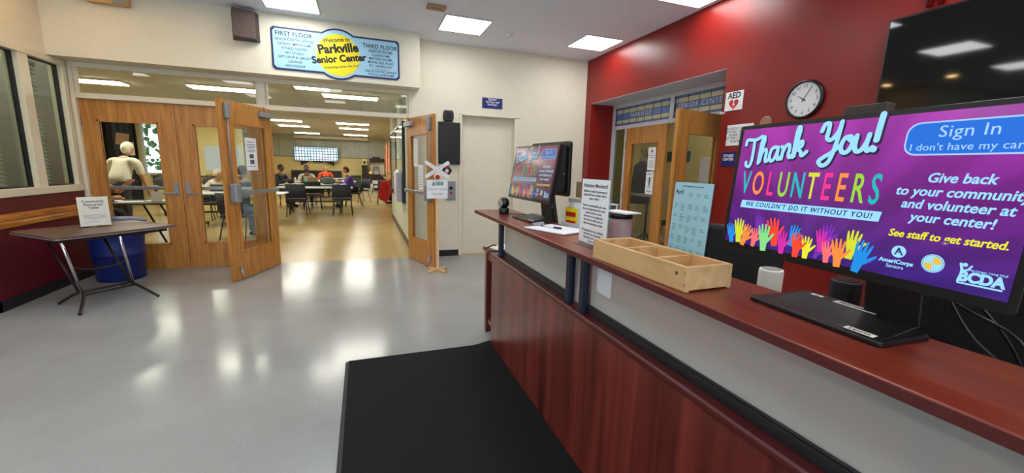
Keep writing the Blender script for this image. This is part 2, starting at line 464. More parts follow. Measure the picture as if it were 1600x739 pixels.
# conduits up the red wall above the television
for y, r in ((1.845, .012), (1.80, .018), (1.76, .012)):
    pass
t = thing('conduit_pipe', 'pair of red painted pipes running up the red wall above the television', 'pipe', (XR - .02, 1.83, 2.5))
MB().tube([(0, 0, .09), (0, 0, ZC - 2.501)], .016, 10).build('pipe', 'red', t)
MB().tube([(0, -.06, .09), (0, -.06, ZC - 2.501)], .016, 10).build('pipe', 'red', t)

# back and far left of the lobby (behind the camera): unseen glazing added to let daylight in
w_ = MB()
w_.box(-7.5, -4.2, YB - .12, YB, 0, ZC).box(2.2, 4.25, YB - .12, YB, 0, ZC).box(-4.2, 2.2, YB - .12, YB, 2.6, ZC)
struct(w_.build('wall_back', 'cream'))
f = MB()
for x in (-4.2, -2.65, -1.05, .55, 2.14): f.box(x, x + .06, YB - .1, YB - .02, 0, 2.6)
f.box(-4.2, 2.2, YB - .1, YB - .02, 2.54, 2.6).box(-4.2, 2.2, YB - .1, YB - .02, 0, .12).box(-4.2, 2.2, YB - .1, YB - .02, 2.1, 2.16)
wb = struct(f.build('window_9', 'alu'))
MB().box(-4.2, 2.2, YB - .065, YB - .055, .12, 2.54).build('window_pane', 'glass', wb)
struct(MB().box(-7.62, -7.5, YB - .12, 5.09, 0, ZC).build('wall_far_left', 'cream'))

# ------------------------------------------------------------------ front doorway: frame, transoms, four leaves
f = MB()
f.box(XL, -3.155, YW, YW + .11, 0, 2.53).box(.665, .72, YW, YW + .11, 0, 2.53)
f.box(-1.285, -1.175, YW, YW + .11, 0, 2.135)
f.box(-3.155, .665, YW, YW + .11, 2.128, 2.19).box(-3.155, .665, YW, YW + .11, 2.475, 2.53)
f.box(-1.285, -1.195, YW, YW + .11, 2.19, 2.475)
struct(f.build('trim_4', 'trimw', bevel=.004))
wt = MB().box(-3.155, -3.13, YW + .03, YW + .07, 2.19, 2.475).box(-1.31, -1.285, YW + .03, YW + .07, 2.19, 2.475).box(-1.195, -1.17, YW + .03, YW + .07, 2.19, 2.475).box(.64, .665, YW + .03, YW + .07, 2.19, 2.475).build('window_2', 'trimw')
struct(wt)
MB().box(-3.13, -1.31, YW + .045, YW + .052, 2.19, 2.475).build('window_pane', 'glass', wt)
MB().box(-1.17, .64, YW + .045, YW + .052, 2.19, 2.475).build('window_pane', 'glass', wt)

def leaf(name, W, loc, rz, s, lever, H=2.12, closer=True, bar=True):
    """s=+1 opens from the left edge, -1 from the right; bar on local +y"""
    T = .045
    gx0, gx1, gz0, gz1 = .14, W - .175, .325, 1.88
    o = struct(MB().add([], []).box(0, s * gx0, -T / 2, T / 2, 0, H).box(s * gx1, s * W, -T / 2, T / 2, 0, H).box(s * gx0, s * gx1, -T / 2, T / 2, 0, gz0).box(s * gx0, s * gx1, -T / 2, T / 2, gz1, H).build(name, 'oak', loc=(loc[0], loc[1], .008), rot=(0, 0, rz)))
    X = lambda a, b: (min(s * a, s * b), max(s * a, s * b))
    def bx(mb, a, b, y0, y1, z0, z1, mi=0):
        q = X(a, b); return mb.box(q[0], q[1], y0, y1, z0, z1, mi)
    st = MB()
    for y0, y1 in ((-T / 2 - .006, -T / 2 + .012), (T / 2 - .012, T / 2 + .006)):
        bx(st, gx0 - .006, gx0 + .018, y0, y1, gz0 - .006, gz1 + .006); bx(st, gx1 - .018, gx1 + .006, y0, y1, gz0 - .006, gz1 + .006)
        bx(st, gx0, gx1, y0, y1, gz0 - .006, gz0 + .018); bx(st, gx0, gx1, y0, y1, gz1 - .018, gz1 + .006)
    st.build('glazing_bead', 'oak', o)
    bx(MB(), gx0 + .005, gx1 - .005, -.004, .004, gz0 + .005, gz1 - .005).build('glass_pane', 'glass', o)
    b = MB()
    if not bar: return o
    b.prism([(s * .06, T / 2 + .05), (s * (W - .16), T / 2 + .05), (s * (W - .16), T / 2 + .075), (s * .06, T / 2 + .075)], 1.035, 1.08)
    bx(b, .05, .075, T / 2, T / 2 + .075, 1.03, 1.085)
    pb = b.build('push_bar', 'steel', o, bevel=.006)
    lk = MB(); bx(lk, W - .13, W - .035, T / 2, T / 2 + .085, .95, 1.17)
    lk.build('lock_case', 'alu', o, bevel=.012)
    rd = MB(); rd.tube([(s * (W - .075), T / 2 + .02, 1.16), (s * (W - .075), T / 2 + .02, H - .10)], .008, 8)
    rd.build('latch_rod', 'alu', o)
    tl = MB(); bx(tl, W - .105, W - .045, T / 2, T / 2 + .05, H - .21, H - .03); tl.build('top_latch', 'alu', o, bevel=.01)
    if closer:
        c = MB(); bx(c, .02, .28, T / 2, T / 2 + .065, H - .125, H - .06); c.build('door_closer', 'alu', o, bevel=.008)
        a = MB(); a.tube([(s * .2, T / 2 + .04, H - .05), (s * .30, T / 2 + .10, H - .005)], .008, 6); a.build('closer_arm', 'alu', o)
        ks = MB(); ks.tube([(s * (W - .1), T / 2 + .02, .13), (s * (W - .11), T / 2 + .05, .01)], [.01, .008], 8); bx(ks, W - .12, W - .085, T / 2, T / 2 + .02, .10, .18)
        ks.build('kick_stop', 'steel', o)
    if lever:
        l = MB(); bx(l, W - .082, W - .036, -T / 2 - .012, -T / 2, .965, 1.135)
        l.tube([(s * (W - .058), -T / 2 - .01, 1.0), (s * (W - .058), -T / 2 - .055, 1.0), (s * (W - .075), -T / 2 - .062, 1.0), (s * (W - .19), -T / 2 - .06, .998)], .011, 8)
        l.lathe([(.016, 0), (.016, .012)], 14, T=Matrix.Translation((s * (W - .058), -T / 2 - .01, 1.105)) @ Matrix.Rotation(R(90), 4, 'X'))
        l.build('lever_handle', 'alu', o, bevel=.003)
    hg = MB()
    for z in (.25, 1.05, 1.85): hg.tube([(s * -.006, -T / 2 - .004, z - .06), (s * -.006, -T / 2 - .004, z + .06)], .009, 8)
    hg.build('hinge', 'alu', o)
    return o
dl1 = leaf('door_1', .918, (-3.152, YW + .07), 0, 1, True, closer=False)
dl2 = leaf('door_2', .938, (-1.288, YW + .07), 0, -1, True, closer=False)
dl3 = leaf('door_3', .945, (-1.17, YW + .01), R(-111.0), 1, False)
dl4 = leaf('door_4', .905, (.655, YW + .06), R(106.5), -1, False)
# notices taped inside the glass of the open leaves (things of their own)
def paper_on(parent_o, x, z, wd, ht, y, lab, name='taped_notice', lines=None, group=None, flip=False):
    """sheet lying on a leaf: placed in world space from the leaf's frame"""
    T = Matrix.Translation(parent_o.location) @ Matrix.Rotation(parent_o.rotation_euler.z + (PI if flip else 0), 4, 'Z')
    o = MB().box(-wd / 2, wd / 2, 0, .0012, -ht / 2, ht / 2).build(name, 'white')
    p = T @ Vector((-x if flip else x, -y if flip else y, z))
    o.location = p; o.rotation_euler = (0, 0, parent_o.rotation_euler.z + (PI if flip else 0))
    tag(o, lab, 'notice', group)
    return o
def text_lines(o, y, rows, wd, col='inkg'):
    m_ = MB()
    for z, a, b_, h_ in rows: m_.box(a, b_, y - .0006, y, z - h_ / 2, z + h_ / 2)
    return m_.build('printed_lines', col, o)
n1 = paper_on(dl3, .945 - .50, 1.52, .215, .40, .012, 'white notice with two small pictures taped to the glass of the left open door', flip=True)
text_lines(n1, 0, [(.15, -.07, .07, .008), (.12, -.08, .08, .008), (.10, -.08, .08, .008), (.08, -.07, .07, .008), (.05, -.08, .08, .008), (.03, -.06, .06, .008), (-.15, -.07, .07, .006)], .2)
MB().box(-.04, .04, -.001, 0, -.05, 0).box(-.035, .045, -.001, 0, -.12, -.07).build('printed_pictures', 'inkg', n1)
n2 = paper_on(dl4, -.30, 1.62, .14, .40, .012, 'tall white sheet taped higher on the glass of the right open door', flip=True)
text_lines(n2, 0, [(.16 - .03 * k, -.05, .05, .005) for k in range(11)], .2)
n3 = paper_on(dl4, -.47, 1.26, .16, .36, .012, 'white sheet taped lower on the glass of the right open door', flip=True)
text_lines(n3, 0, [(.14 - .03 * k, -.06, .06, .005) for k in range(10)], .2)

# ------------------------------------------------------------------ doorway in the red wall: frame, lettered transoms, two leaves
XD = 4.09
f = MB()
f.box(XD, XD + .07, 6.165, 6.239, 0, 2.535).box(XD, XD + .07, 3.486, 3.55, 0, 2.535)
f.box(XD, XD + .07, 3.55, 6.165, 2.475, 2.535).box(XD, XD + .07, 3.55, 6.165, 2.125, 2.185)
f.box(XD, XD + .07, 4.755, 4.83, 2.185, 2.475).box(XD, XD + .07, 5.82, 5.86, 0, 2.125).box(XD, XD + .07, 3.80, 3.84, 0, 2.125)
struct(f.build('trim_5', 'trimg', bevel=.003))
leaded, nt, b = new_mat('leaded glass')
b.inputs['Roughness'].default_value = .25; b.inputs['Transmission Weight'].default_value = .35; b.inputs['Base Color'].default_value = lin((230, 226, 196))
sblue, nt, b = new_mat('blue leaded glass'); b.inputs['Roughness'].default_value = .25; b.inputs['Transmission Weight'].default_value = .2; b.inputs['Base Color'].default_value = lin((104, 142, 206))
for n_, y0, y1, wd in ((3, 4.83, 6.165, 'PARKVILLE'), (4, 3.55, 4.755, 'SENIOR CENTER')):
    p = MB().box(XD + .02, XD + .03, y0, y1, 2.185, 2.475, 0)
    o = struct(p.build('window_%d' % n_, leaded))
    q = MB()
    q.box(XD + .016, XD + .019, y0, y1, 2.445, 2.475).box(XD + .016, XD + .019, y0, y1, 2.185, 2.215).box(XD + .016, XD + .019, y0, y1, 2.28, 2.375)
    q.box(XD + .016, XD + .019, y0, y0 + .03, 2.185, 2.475).box(XD + .016, XD + .019, y1 - .03, y1, 2.185, 2.475)
    q.build('blue_border', sblue, o)
    c = MB()
    k = y0
    while k < y1:
        c.box(XD + .012, XD + .016, k - .002, k + .002, 2.185, 2.475); k += .19
    for z in (2.215, 2.28, 2.375, 2.445): c.box(XD + .012, XD + .016, y0, y1, z - .003, z + .003)
    c.build('lead_strips', 'darkrail', o)
    tx = text('lettering', wd, .098, mat('lead lettering', (196, 190, 190), .4), o, bold=.012, space=1.25, xs=.93)
    tx.location = (XD + .011, (y0 + y1) / 2 + (.12 if n_ == 4 else 0), 2.328); tx.rotation_euler = (0, 0, R(-90))
# sidelight glass beside the left leaf
sg = struct(MB().box(XD + .03, XD + .036, 5.86, 6.165, 0, 2.125).build('window_5', 'glassd'))
dr6 = leaf('door_6', .955, (XD + .03, 5.815), R(-90), 1, False, closer=False)
dr7 = leaf('door_7', .90, (XD + .03, 3.89), R(192.5), 1, False, closer=False, bar=False)
n4 = MB().box(XD - .004, XD - .002, 5.04, 5.21, 1.46, 1.80).build('taped_notice', 'white'); tag(n4, 'upper printed sheet on the glass of the closed door in the red doorway', 'notice')
text_q = MB()
for z in (1.68, 1.65, 1.60, 1.57, 1.54, 1.51): text_q.box(XD - .0046, XD - .004, 5.065, 5.185, z - .004, z + .004)
text_q.prism([(5.125 + .02 * math.cos(a), 1.745 + .025 * math.sin(a)) for a in [2 * PI * k / 16 for k in range(16)]], XD - .0046, XD - .004, 'yz')
text_q.build('printed_lines', 'inkg', n4)
n5 = MB().box(XD - .004, XD - .002, 5.05, 5.22, 1.10, 1.44).build('taped_notice', 'white'); tag(n5, 'lower sheet with a running figure on the closed door in the red doorway', 'notice')
g = MB(); D0, D1 = XD - .0046, XD - .004
g.prism([(5.135 + .016 * math.cos(a), 1.34 + .02 * math.sin(a)) for a in [2 * PI * k / 16 for k in range(16)]], D0, D1, 'yz')
g.prism([(5.15, 1.315), (5.11, 1.315), (5.12, 1.25), (5.15, 1.25)], D0, D1, 'yz')
g.prism([(5.11, 1.315), (5.085, 1.345), (5.09, 1.352), (5.12, 1.325)], D0, D1, 'yz').prism([(5.15, 1.315), (5.18, 1.33), (5.183, 1.322), (5.15, 1.30)], D0, D1, 'yz')
g.prism([(5.15, 1.25), (5.165, 1.19), (5.153, 1.19), (5.138, 1.25)], D0, D1, 'yz').prism([(5.135, 1.25), (5.115, 1.19), (5.104, 1.19), (5.12, 1.25)], D0, D1, 'yz')
g.build('printed_figure', 'ink', n5)
text_q = MB()
for z in (1.41, 1.395, 1.15, 1.135): text_q.box(D0, D1, 5.075, 5.195, z - .003, z + .003)
text_q.build('printed_lines', 'inkg', n5)

# fitness room behind the red doorway
struct(MB().box(6.5, 6.62, 1.9, 8.7, 0, ZC).box(4.04, 6.62, 8.6, 8.72, 0, ZC).box(4.16, 6.62, 1.78, 1.9, 0, ZC).box(4.04, 4.16, 6.62, 8.6, 0, ZC).build('wall_fitness', 'yellowwall'))

# ------------------------------------------------------------------ dining room shell
struct(MB().box(.72, .84, YW + .12, 11.7, 0, 2.15, 0).box(.72, .84, YW + .12, 11.7, 2.15, 2.24, 1).box(.72, .84, YW + .12, 6.9, 2.24, ZD, 1).box(.72, .84, 11.62, 11.7, 2.24, ZD, 1).box(.84, 6.2, 11.58, 11.7, 0, ZD, 0).build('wall_corridor', ['greenw', 'trimw']))
cl = struct(MB().box(.72, .84, 9.2, 9.24, 2.24, ZD).box(.72, .84, 6.9, 11.62, 2.24, 2.26).build('window_6', 'trimw'))
MB().box(.77, .776, 6.9, 11.62, 2.26, ZD).build('window_pane', 'glass', cl)
struct(MB().box(.705, .72, YW + .12, 11.71, 0, .11).box(.705, 6.2, 11.7, 11.715, 0, .11).build('baseboard_corridor', 'brownbase'))
struct(MB().box(.84, 4.04, YW + .12, YW + .2, 0, ZC).build('wall_corridor_back', 'cream'))
fw = MB()
fw.box(-5.6, 6.2, 24.0, 24.12, 0, 1.72, 0).box(-5.6, 6.2, 24.0, 24.12, 1.72, ZD, 1)
for k in range(17):
    x = -5.45 + k * .72
    fw.box(x, x + .012, 23.985, 24.0, 1.74, ZD, 2)
fw.box(-5.48, 6.2, 23.98, 24.0, 1.70, 1.74, 2)
struct(fw.build('wall_far', ['yellowwall', 'bandw', mat('panel seam', (128, 132, 122), .5)]))
struct(MB().box(-5.48, 2.6, 23.985, 24.0, 0, .10).build('baseboard_far', 'brownbase'))
struct(MB().box(6.2, 6.32, 11.6, 24.1, 0, ZD).build('wall_dining_right', 'yellowwall'))
sw = MB()
sw.box(-5.78, -3.87, 16.5, 16.62, 0, ZD).box(-10.2, -6.66, 16.5, 16.62, 0, ZD).box(-6.66, -5.78, 16.5, 16.62, 0, .92).box(-6.66, -5.78, 16.5, 16.62, 2.62, ZD)
sw.box(-5.6, -5.48, 20.0, 24.1, 0, ZD).box(-5.6, -5.48, 16.62, 20.0, 0, ZD)
struct(sw.build('wall_side', 'yellowwall'))
wv = struct(MB().box(-6.66, -6.60, 16.5, 16.6, .92, 2.62).box(-5.84, -5.78, 16.5, 16.6, .92, 2.62).box(-6.6, -5.84, 16.5, 16.6, .92, .98).box(-6.6, -5.84, 16.5, 16.6, 2.56, 2.62).box(-6.6, -5.84, 16.52, 16.58, 1.8, 1.83).build('window_7', 'trimg'))
MB().box(-6.6, -5.84, 16.545, 16.55, .98, 2.56).build('window_pane', 'glass', wv)
struct(MB().box(-10.32, -10.2, 6.4, 16.7, 0, ZD).box(-10.2, -5.6, 6.42, 6.54, 0, ZD).box(-5.6, -3.2, 6.5, 6.54, 0, ZD).box(-3.2, -3.155, 6.53, 6.54, 0, ZD).build('wall_dining_left', 'yellowwall'))
struct(MB().box(-3.155, .84, YW + .115, YW + .125, 2.53, ZC).build('trim_6', 'cream'))

# ------------------------------------------------------------------ ceiling lights of the lobby
def panel(x, y, lab, grp='square ceiling light panels'):
    t = thing('ceiling_light', lab, 'ceiling light', (x, y, ZC), 0, grp)
    f = MB(); a, c = .305, .285
    f.box(-a, a, -a, -c, -.012, 0).box(-a, a, c, a, -.012, 0).box(-a, -c, -c, c, -.012, 0).box(c, a, -c, c, -.012, 0)
    f.build('frame', 'trimg', t)
    MB().box(-c, c, -c, c, -.006, 0).build('diffuser', PANEL_M, t)
    return t
panel(1.30, 5.55, 'lit square ceiling panel in front of the lift door, between smoke detector and speaker')
panel(3.22, 5.50, 'lit square ceiling panel closest to the corner of red and cream walls')
panel(-.73, 5.60, 'lit ceiling panel above the welcome sign, cut by the photo top edge')
panel(3.28, 3.60, 'lit ceiling panel by the red wall, cut by the photo top edge')
for x in (-2.7, -.73, 1.30, 3.24):
    for y in (3.6, 1.4, -.8, -2.9):
        if (x, y) == (3.24, 3.6): continue
        panel(x, y, 'lit square ceiling panel overhead, outside the photo')
panel(-4.7, 3.6, 'lit square ceiling panel overhead, outside the photo'); panel(-4.7, 1.4, 'lit square ceiling panel overhead, outside the photo')
OFFICE_M = emit('office diffuser', (255, 250, 236), 34.0)  # stronger glow for a panel added to brighten the unseen office
t = panel(-4.3, 5.8, 'unseen ceiling panel added to brighten the office behind the blinds')
for c in kids(t):
    if c.name.startswith('diffuser'): c.data.materials[0] = OFFICE_M
panel(5.4, 3.9, 'lit ceiling panel of the room behind the red wall'); panel(5.4, 5.9, 'lit ceiling panel of the room behind the red wall')
WARM_M = emit('warm downlight', (255, 208, 140), 50.0)
for x, y in ((-2.75, 5.45), (-1.9, 5.3), (-2.8, 4.5)):
    t = thing('recessed_downlight', 'warm recessed downlight over the left corner, outside the photo', 'ceiling light', (x, y, ZC), 0, 'warm downlights of the left corner')
    MB().lathe([(.07, -.004), (.095, -.008), (.095, 0), (.07, 0)], 24, caps=False).build('trim_ring', 'trimg', t)
    MB().lathe([(.068, -.003), (.068, 0)], 24).build('lamp_lens', WARM_M, t)
t = thing('smoke_detector', 'small white smoke detector between two lit ceiling panels', 'smoke detector', (1.936, 5.589, ZC))
MB().lathe([(.06, 0), (.06, -.018), (.05, -.022)][::-1], 24).build('base', 'whitep', t)
MB().lathe([(.028, -.05), (.045, -.044), (.048, -.022)], 24).build('sensor_dome', 'whitep', t)
t = thing('ceiling_speaker', 'small tan rectangular fitting on the ceiling beside a lit panel', 'ceiling fitting', (.854, 5.06, ZC))
MB().box(-.11, .11, -.07, .07, -.03, 0).build('housing', 'kraft', t, bevel=.008)
MB().box(-.06, .06, -.03, .03, -.034, -.03).build('grille', 'tan', t)

# fluorescent strips of the dining room
def strip(x0, x1, y, wd, lab):
    t = thing('fluorescent_light', lab, 'ceiling light', ((x0 + x1) / 2, y, ZD), 0, 'long fluorescent lights of the dining room')
    a = (x1 - x0) / 2
    MB().box(-a - .02, a + .02, -wd / 2 - .02, wd / 2 + .02, -.03, 0).build('housing', 'trimw', t)
    MB().box(-a, a, -wd / 2, wd / 2, -.045, -.03).build('lens', TUBE_M, t)
strip(-5.25, -4.05, 9.7, .34, 'long lit strip seen through the left transom, at its left end')
strip(-2.95, -1.75, 9.4, .34, 'long lit strip seen through the left transom, at its right end')
strip(-.70, .32, 9.2, .30, 'lit strip seen through the right transom under the welcome sign')
strip(-1.10, -.55, 8.5, .22, 'short lit strip nearest the doorway, seen through the right transom')
for k, y in enumerate((15.3, 17.4, 21.2)):
    o_ = ('nearest', 'middle', 'farthest')[k]
    strip(-.80, .22, y, .32, 'lit dining room strip in the right hand row, ' + o_ + ' of three')
    strip(-2.88, -1.88, y + .1, .32, 'lit dining room strip in the left hand row, ' + o_ + ' of three')
for x, y in ((-5.3, 12.2), (-7.5, 9.4), (-7.5, 13), (2.8, 15.3), (2.8, 18.5), (2.8, 21.5), (-5.2, 14.6), (4.8, 17)):  # extra unseen strips, added to brighten the dining room
    strip(x, x + 1.0, y, .32, 'unseen strip added to light the dining room, away from the doorway')
# ================================================================== RECEPTION COUNTER
CX = .942
t = thing('reception_counter', 'long cherry wood reception counter with frosted panels and raised ledge', 'reception counter', (CX, 1.5, 0))
Y0c, Y1c, SEAM = -1.6, 3.02, 1.667
T0 = -1.5
for y0, y1, n_ in ((SEAM + .0015, Y1c, 1), (Y0c, SEAM - .0015, 2)):
    MB().box(0, .02, y0 + T0, y1 + T0, .0, .748).build('front_panel', 'cherry', t, bevel=.002)
    l = MB(); l.prism([(0 - .008, .750), (-.014, .756), (-.014, .772), (-.008, .779), (.075, .779), (.075, .750)], y0 + T0, y1 + T0, 'xz')
    l.build('ledge', 'edge', t, bevel=.002)
DESK = ('staff_desk', 'cherry work desk behind the counter, under the screens and trays', 'desk', (CX, 1.5, 0))
MB().prism(rrect(.845 - CX, 1.172 - CX, -1.6 + T0, 3.215 + T0, .008), 1.0735, 1.10).build('raised_ledge', ['deck'], t, bevel=.004)
MB().box(.845 - CX - .0012, .845 - CX, -1.59 + T0, 3.205 + T0, 1.076, 1.097).build('edge_band', 'edge', t)
for y in (2.86, 1.755, 1.615, -.9):
    MB().box(.004, .038, y - .019 + T0, y + .019 + T0, .779, 1.0735).box(.010, .032, y - .025 + T0, y + .025 + T0, .779, 1.0735).build('post', 'navy', t, bevel=.003)
for y0, y1 in ((1.775, 2.842), (-.88, 1.595)):
    MB().box(.046, .054, y0 + T0, y1 + T0, .800, 1.0735).build('frosted_panel', 'frost', t)
    rl = MB(); rl.box(.030, .060, y0 + T0, y1 + T0, .779, .815); rl.box(.034, .044, y0 + T0, y1 + T0, .815, .822)
    rl.build('panel_rail', 'darkrail', t, bevel=.002)
MB().box(.046, .054, 1.62 + T0, 1.75 + T0, .79, 1.0735).build('frosted_panel', 'frost', t)
for y in (2.2, .4, -1.0): MB().box(.10, .20, y + T0, y + .03 + T0, .779, 1.0735).build('bracket', 'darkrail', t)
for y in (2.2, .4, -1.0): MB().box(.02, .20, y + T0, y + .03 + T0, 0, .75).build('rib', 'cherry', t)
t = thing(*DESK)
MB().box(.245, .86, Y0c + T0, 3.00 + T0, .725, .752).build('work_surface', 'deck', t, bevel=.002)
for y in (2.96, 1.0, -1.58): MB().box(.26, .84, y + T0, y + .03 + T0, 0, .725).build('end_panel', 'cherry', t)
MB().box(.26, .28, Y0c + .06 + T0, 2.9 + T0, .2, .725).build('modesty_panel', 'cherry', t)
# paper taped on the inside of the frosted panel
p = MB().box(0, .001, -.055, .055, 0, .14).build('taped_sheet', 'white', loc=(CX + .043, 1.485, .90)); tag(p, 'white sheet stuck to the frosted counter panel under the wooden box', 'sheet')
# side table end behind the counter
t = thing('side_desk', 'cherry wood desk end with square leg behind the far end of the counter', 'desk', (1.3, 3.215, 0))
MB().prism(rrect(-.345, .35, -.07, .14, .02), .735, .765).build('desk_top', 'cherry', t, bevel=.004)
MB().box(-.325, -.27, .06, .115, 0, .735).build('leg', 'cherry', t, bevel=.002); MB().box(.27, .325, .06, .115, 0, .735).build('leg', 'cherry', t, bevel=.002)
MB().box(-.32, .32, .075, .10, .66, .735).box(-.315, -.28, -.06, .06, .66, .735).build('apron', 'cherry', t)
MB().box(-.31, -.285, -.06, .06, .09, .13).build('stretcher', 'cherry', t)
p = MB().box(-.10, .10, -.10, .10, 0, .004).build('loose_paper', 'white', loc=(1.10, 3.25, .7655), rot=(0, 0, .3)); tag(p, 'white paper on the cherry desk end behind the counter', 'paper')
p = MB().tube([(-.08, -.03, .005), (.0, .02, .02), (.04, .05, .012)], .006, 8).build('pen', 'black', loc=(1.02, 3.23, .7695)); tag(p, 'black pen on the paper at the desk end', 'pen')

# floor mat with a curled far corner
m_ = MB()
def mat_z(x, y):
    d = math.hypot((x - .93) / .16, (y - 3.0) / .22)
    return .012 + (.03 * (1 - d) ** 2 if d < 1 else 0)
NX, NY = 24, 60; x0, x1, y0, y1 = -.145, .938, -1.2, 3.02
g = [[(x0 + (x1 - x0) * i / NX, y0 + (y1 - y0) * j / NY) for i in range(NX + 1)] for j in range(NY + 1)]
vs = [(x, y, mat_z(x, y)) for r in g for x, y in r]; nv = len(vs)
vs += [(x, y, mat_z(x, y) - .0115) for r in g for x, y in r]
fs = []
for j in range(NY):
    for i in range(NX):
        a = j * (NX + 1) + i; fs.append((a, a + 1, a + NX + 2, a + NX + 1)); fs.append((nv + a, nv + a + NX + 1, nv + a + NX + 2, nv + a + 1))
for i in range(NX):
    fs.append((i, nv + i, nv + i + 1, i + 1)); a = NY * (NX + 1) + i; fs.append((a, a + 1, nv + a + 1, nv + a))
for j in range(NY):
    a = j * (NX + 1); fs.append((a, a + NX + 1, nv + a + NX + 1, nv + a)); a += NX; fs.append((a, nv + a, nv + a + NX + 1, a + NX + 1))
t = thing('floor_mat', 'black entrance mat on the grey floor along the counter front', 'floor mat', (0, 0, 0))
m_.add(vs, fs).build('mat_pile', 'matrub', t)
MB().prism([(-.170, .001), (-.146, .001), (-.146, .012)], -1.2, 3.02, 'xz').build('rubber_edge', 'matedge', t)

# ================================================================== KIOSK (all in one touch screen)
def catmull(P, n=7):
    out = []
    for i in range(len(P) - 1):
        p0 = P[max(i - 1, 0)]; p1 = P[i]; p2 = P[i + 1]; p3 = P[min(i + 2, len(P) - 1)]
        for k in range(n):
            t_ = k / n
            out.append(tuple(.5 * (2 * b_ + (c_ - a_) * t_ + (2 * a_ - 5 * b_ + 4 * c_ - d_) * t_ ** 2 + (3 * b_ - a_ - 3 * c_ + d_) * t_ ** 3) for a_, b_, c_, d_ in zip(p0, p1, p2, p3)))
    out.append(P[-1]); return out
SCRIPT = {   # hand lettered strokes in units of x height
    'T': ([[(-.15, 1.62), (-.05, 1.98), (.35, 1.92), (.8, 1.86), (1.25, 2.02)], [(.62, 1.88), (.55, 1.2), (.42, .35), (.2, -.12), (-.08, -.02), (-.1, .25)]], 1.0),
    'h': ([[(.0, .0), (.16, 1.0), (.3, 1.7), (.42, 1.95), (.52, 1.75), (.34, 1.1), (.12, .1)], [(.14, .35), (.38, .85), (.62, .95), (.68, .7), (.6, .25), (.68, .02), (.92, .2)]], .92),
    'a': ([[(.72, .82), (.5, .98), (.2, .85), (.04, .4), (.12, .04), (.36, .05), (.62, .45), (.74, .92)], [(.74, .92), (.66, .3), (.74, .03), (.96, .2)]], .96),
    'n': ([[(.06, .9), (.16, .75), (.04, .02)], [(.1, .4), (.36, .88), (.6, .95), (.66, .7), (.58, .25), (.66, .02), (.9, .2)]], .9),
    'k': ([[(.0, .0), (.16, 1.0), (.3, 1.8), (.42, 2.05), (.52, 1.85), (.34, 1.15), (.1, .05)], [(.14, .45), (.5, .95), (.7, .95), (.62, .66), (.2, .5)], [(.3, .52), (.56, .3), (.66, .0), (1.0, .22)]], 1.0),
    'Y': ([[(-.05, 1.45), (.1, 1.85), (.36, 1.86), (.36, 1.4), (.34, .98), (.6, .85), (.95, 1.25), (1.1, 1.8)], [(1.1, 1.9), (1.0, 1.0), (.84, .1), (.6, -.55), (.25, -.72), (.02, -.45), (.3, -.2), (.8, .1), (1.1, .4)]], 1.2),
    'o': ([[(.5, .95), (.2, .85), (.04, .4), (.16, .04), (.45, .05), (.66, .45), (.6, .85), (.4, .92), (.56, .7), (.86, .8)]], .8),
    'u': ([[(.06, .95), (.02, .35), (.14, .03), (.4, .1), (.62, .5), (.72, .95)], [(.72, .95), (.62, .3), (.72, .02), (.95, .2)]], .95),
    '!': ([[(.3, 2.0), (.22, 1.3), (.15, .6)], [(.08, .06), (.1, .1)]], .5),
}
def script_word(mb, word, x, z, s, ang, wd, y0, y1, mi=0, dx=0, dz=0):
    ca, sa = math.cos(ang), math.sin(ang); cx = 0
    for ch in word:
        strokes, adv = SCRIPT[ch]
        for st in strokes:
            pts = catmull(st, 6) if len(st) > 2 else st
            P = [(x + dx + s * ((a + cx) * ca - b_ * sa), z + dz + s * ((a + cx) * sa + b_ * ca)) for a, b_ in pts]
            mb.ribbon(P, wd * (1.25 if ch == '!' else 1), y0, y1, mi)
        cx += adv
    return cx
def hand_shape(mb, x, z, ang, s, y0, y1):
    ca, sa = math.cos(ang), math.sin(ang)
    def Q(p): return (x + s * (p[0] * ca - p[1] * sa), z + s * (p[0] * sa + p[1] * ca))
    mb.prism([Q(p) for p in ((-.14, -.35), (.14, -.35), (.18, .0), (.24, .3), (.22, .5), (-.22, .5), (-.25, .3), (-.17, .05))], y0, y1, 'xz')
    for bx_, a, l in ((-.2, .18, .38), (-.07, .06, .46), (.07, -.06, .45), (.2, -.2, .36)):
        mb.ribbon([Q((bx_, .42)), Q((bx_ - math.sin(a) * l * .5, .45 + l * .5)), Q((bx_ - math.sin(a) * l, .45 + l))], [s * .115, s * .105, s * .07], y0, y1)
    mb.ribbon([Q((.16, .1)), Q((.36, .3)), Q((.5, .46))], [s * .16, s * .13, s * .09], y0, y1)

SE = 0.85   # screen brightness
scr_m, nt, b = new_mat('purple screen')
b.inputs['Base Color'].default_value = (.002, .002, .002, 1); b.inputs['Roughness'].default_value = .18
tc = nt.nodes.new('ShaderNodeTexCoord'); sx = nt.nodes.new('ShaderNodeSeparateXYZ'); nt.links.new(tc.outputs['Generated'], sx.inputs[0])
rp = nt.nodes.new('ShaderNodeValToRGB')
rp.color_ramp.elements[0].position = .05; rp.color_ramp.elements[0].color = lin((58, 26, 118))
rp.color_ramp.elements[1].position = .95; rp.color_ramp.elements[1].color = lin((152, 44, 156))
e_ = rp.color_ramp.elements.new(.5); e_.color = lin((104, 22, 122))
nt.links.new(sx.outputs['Z'], rp.inputs[0])
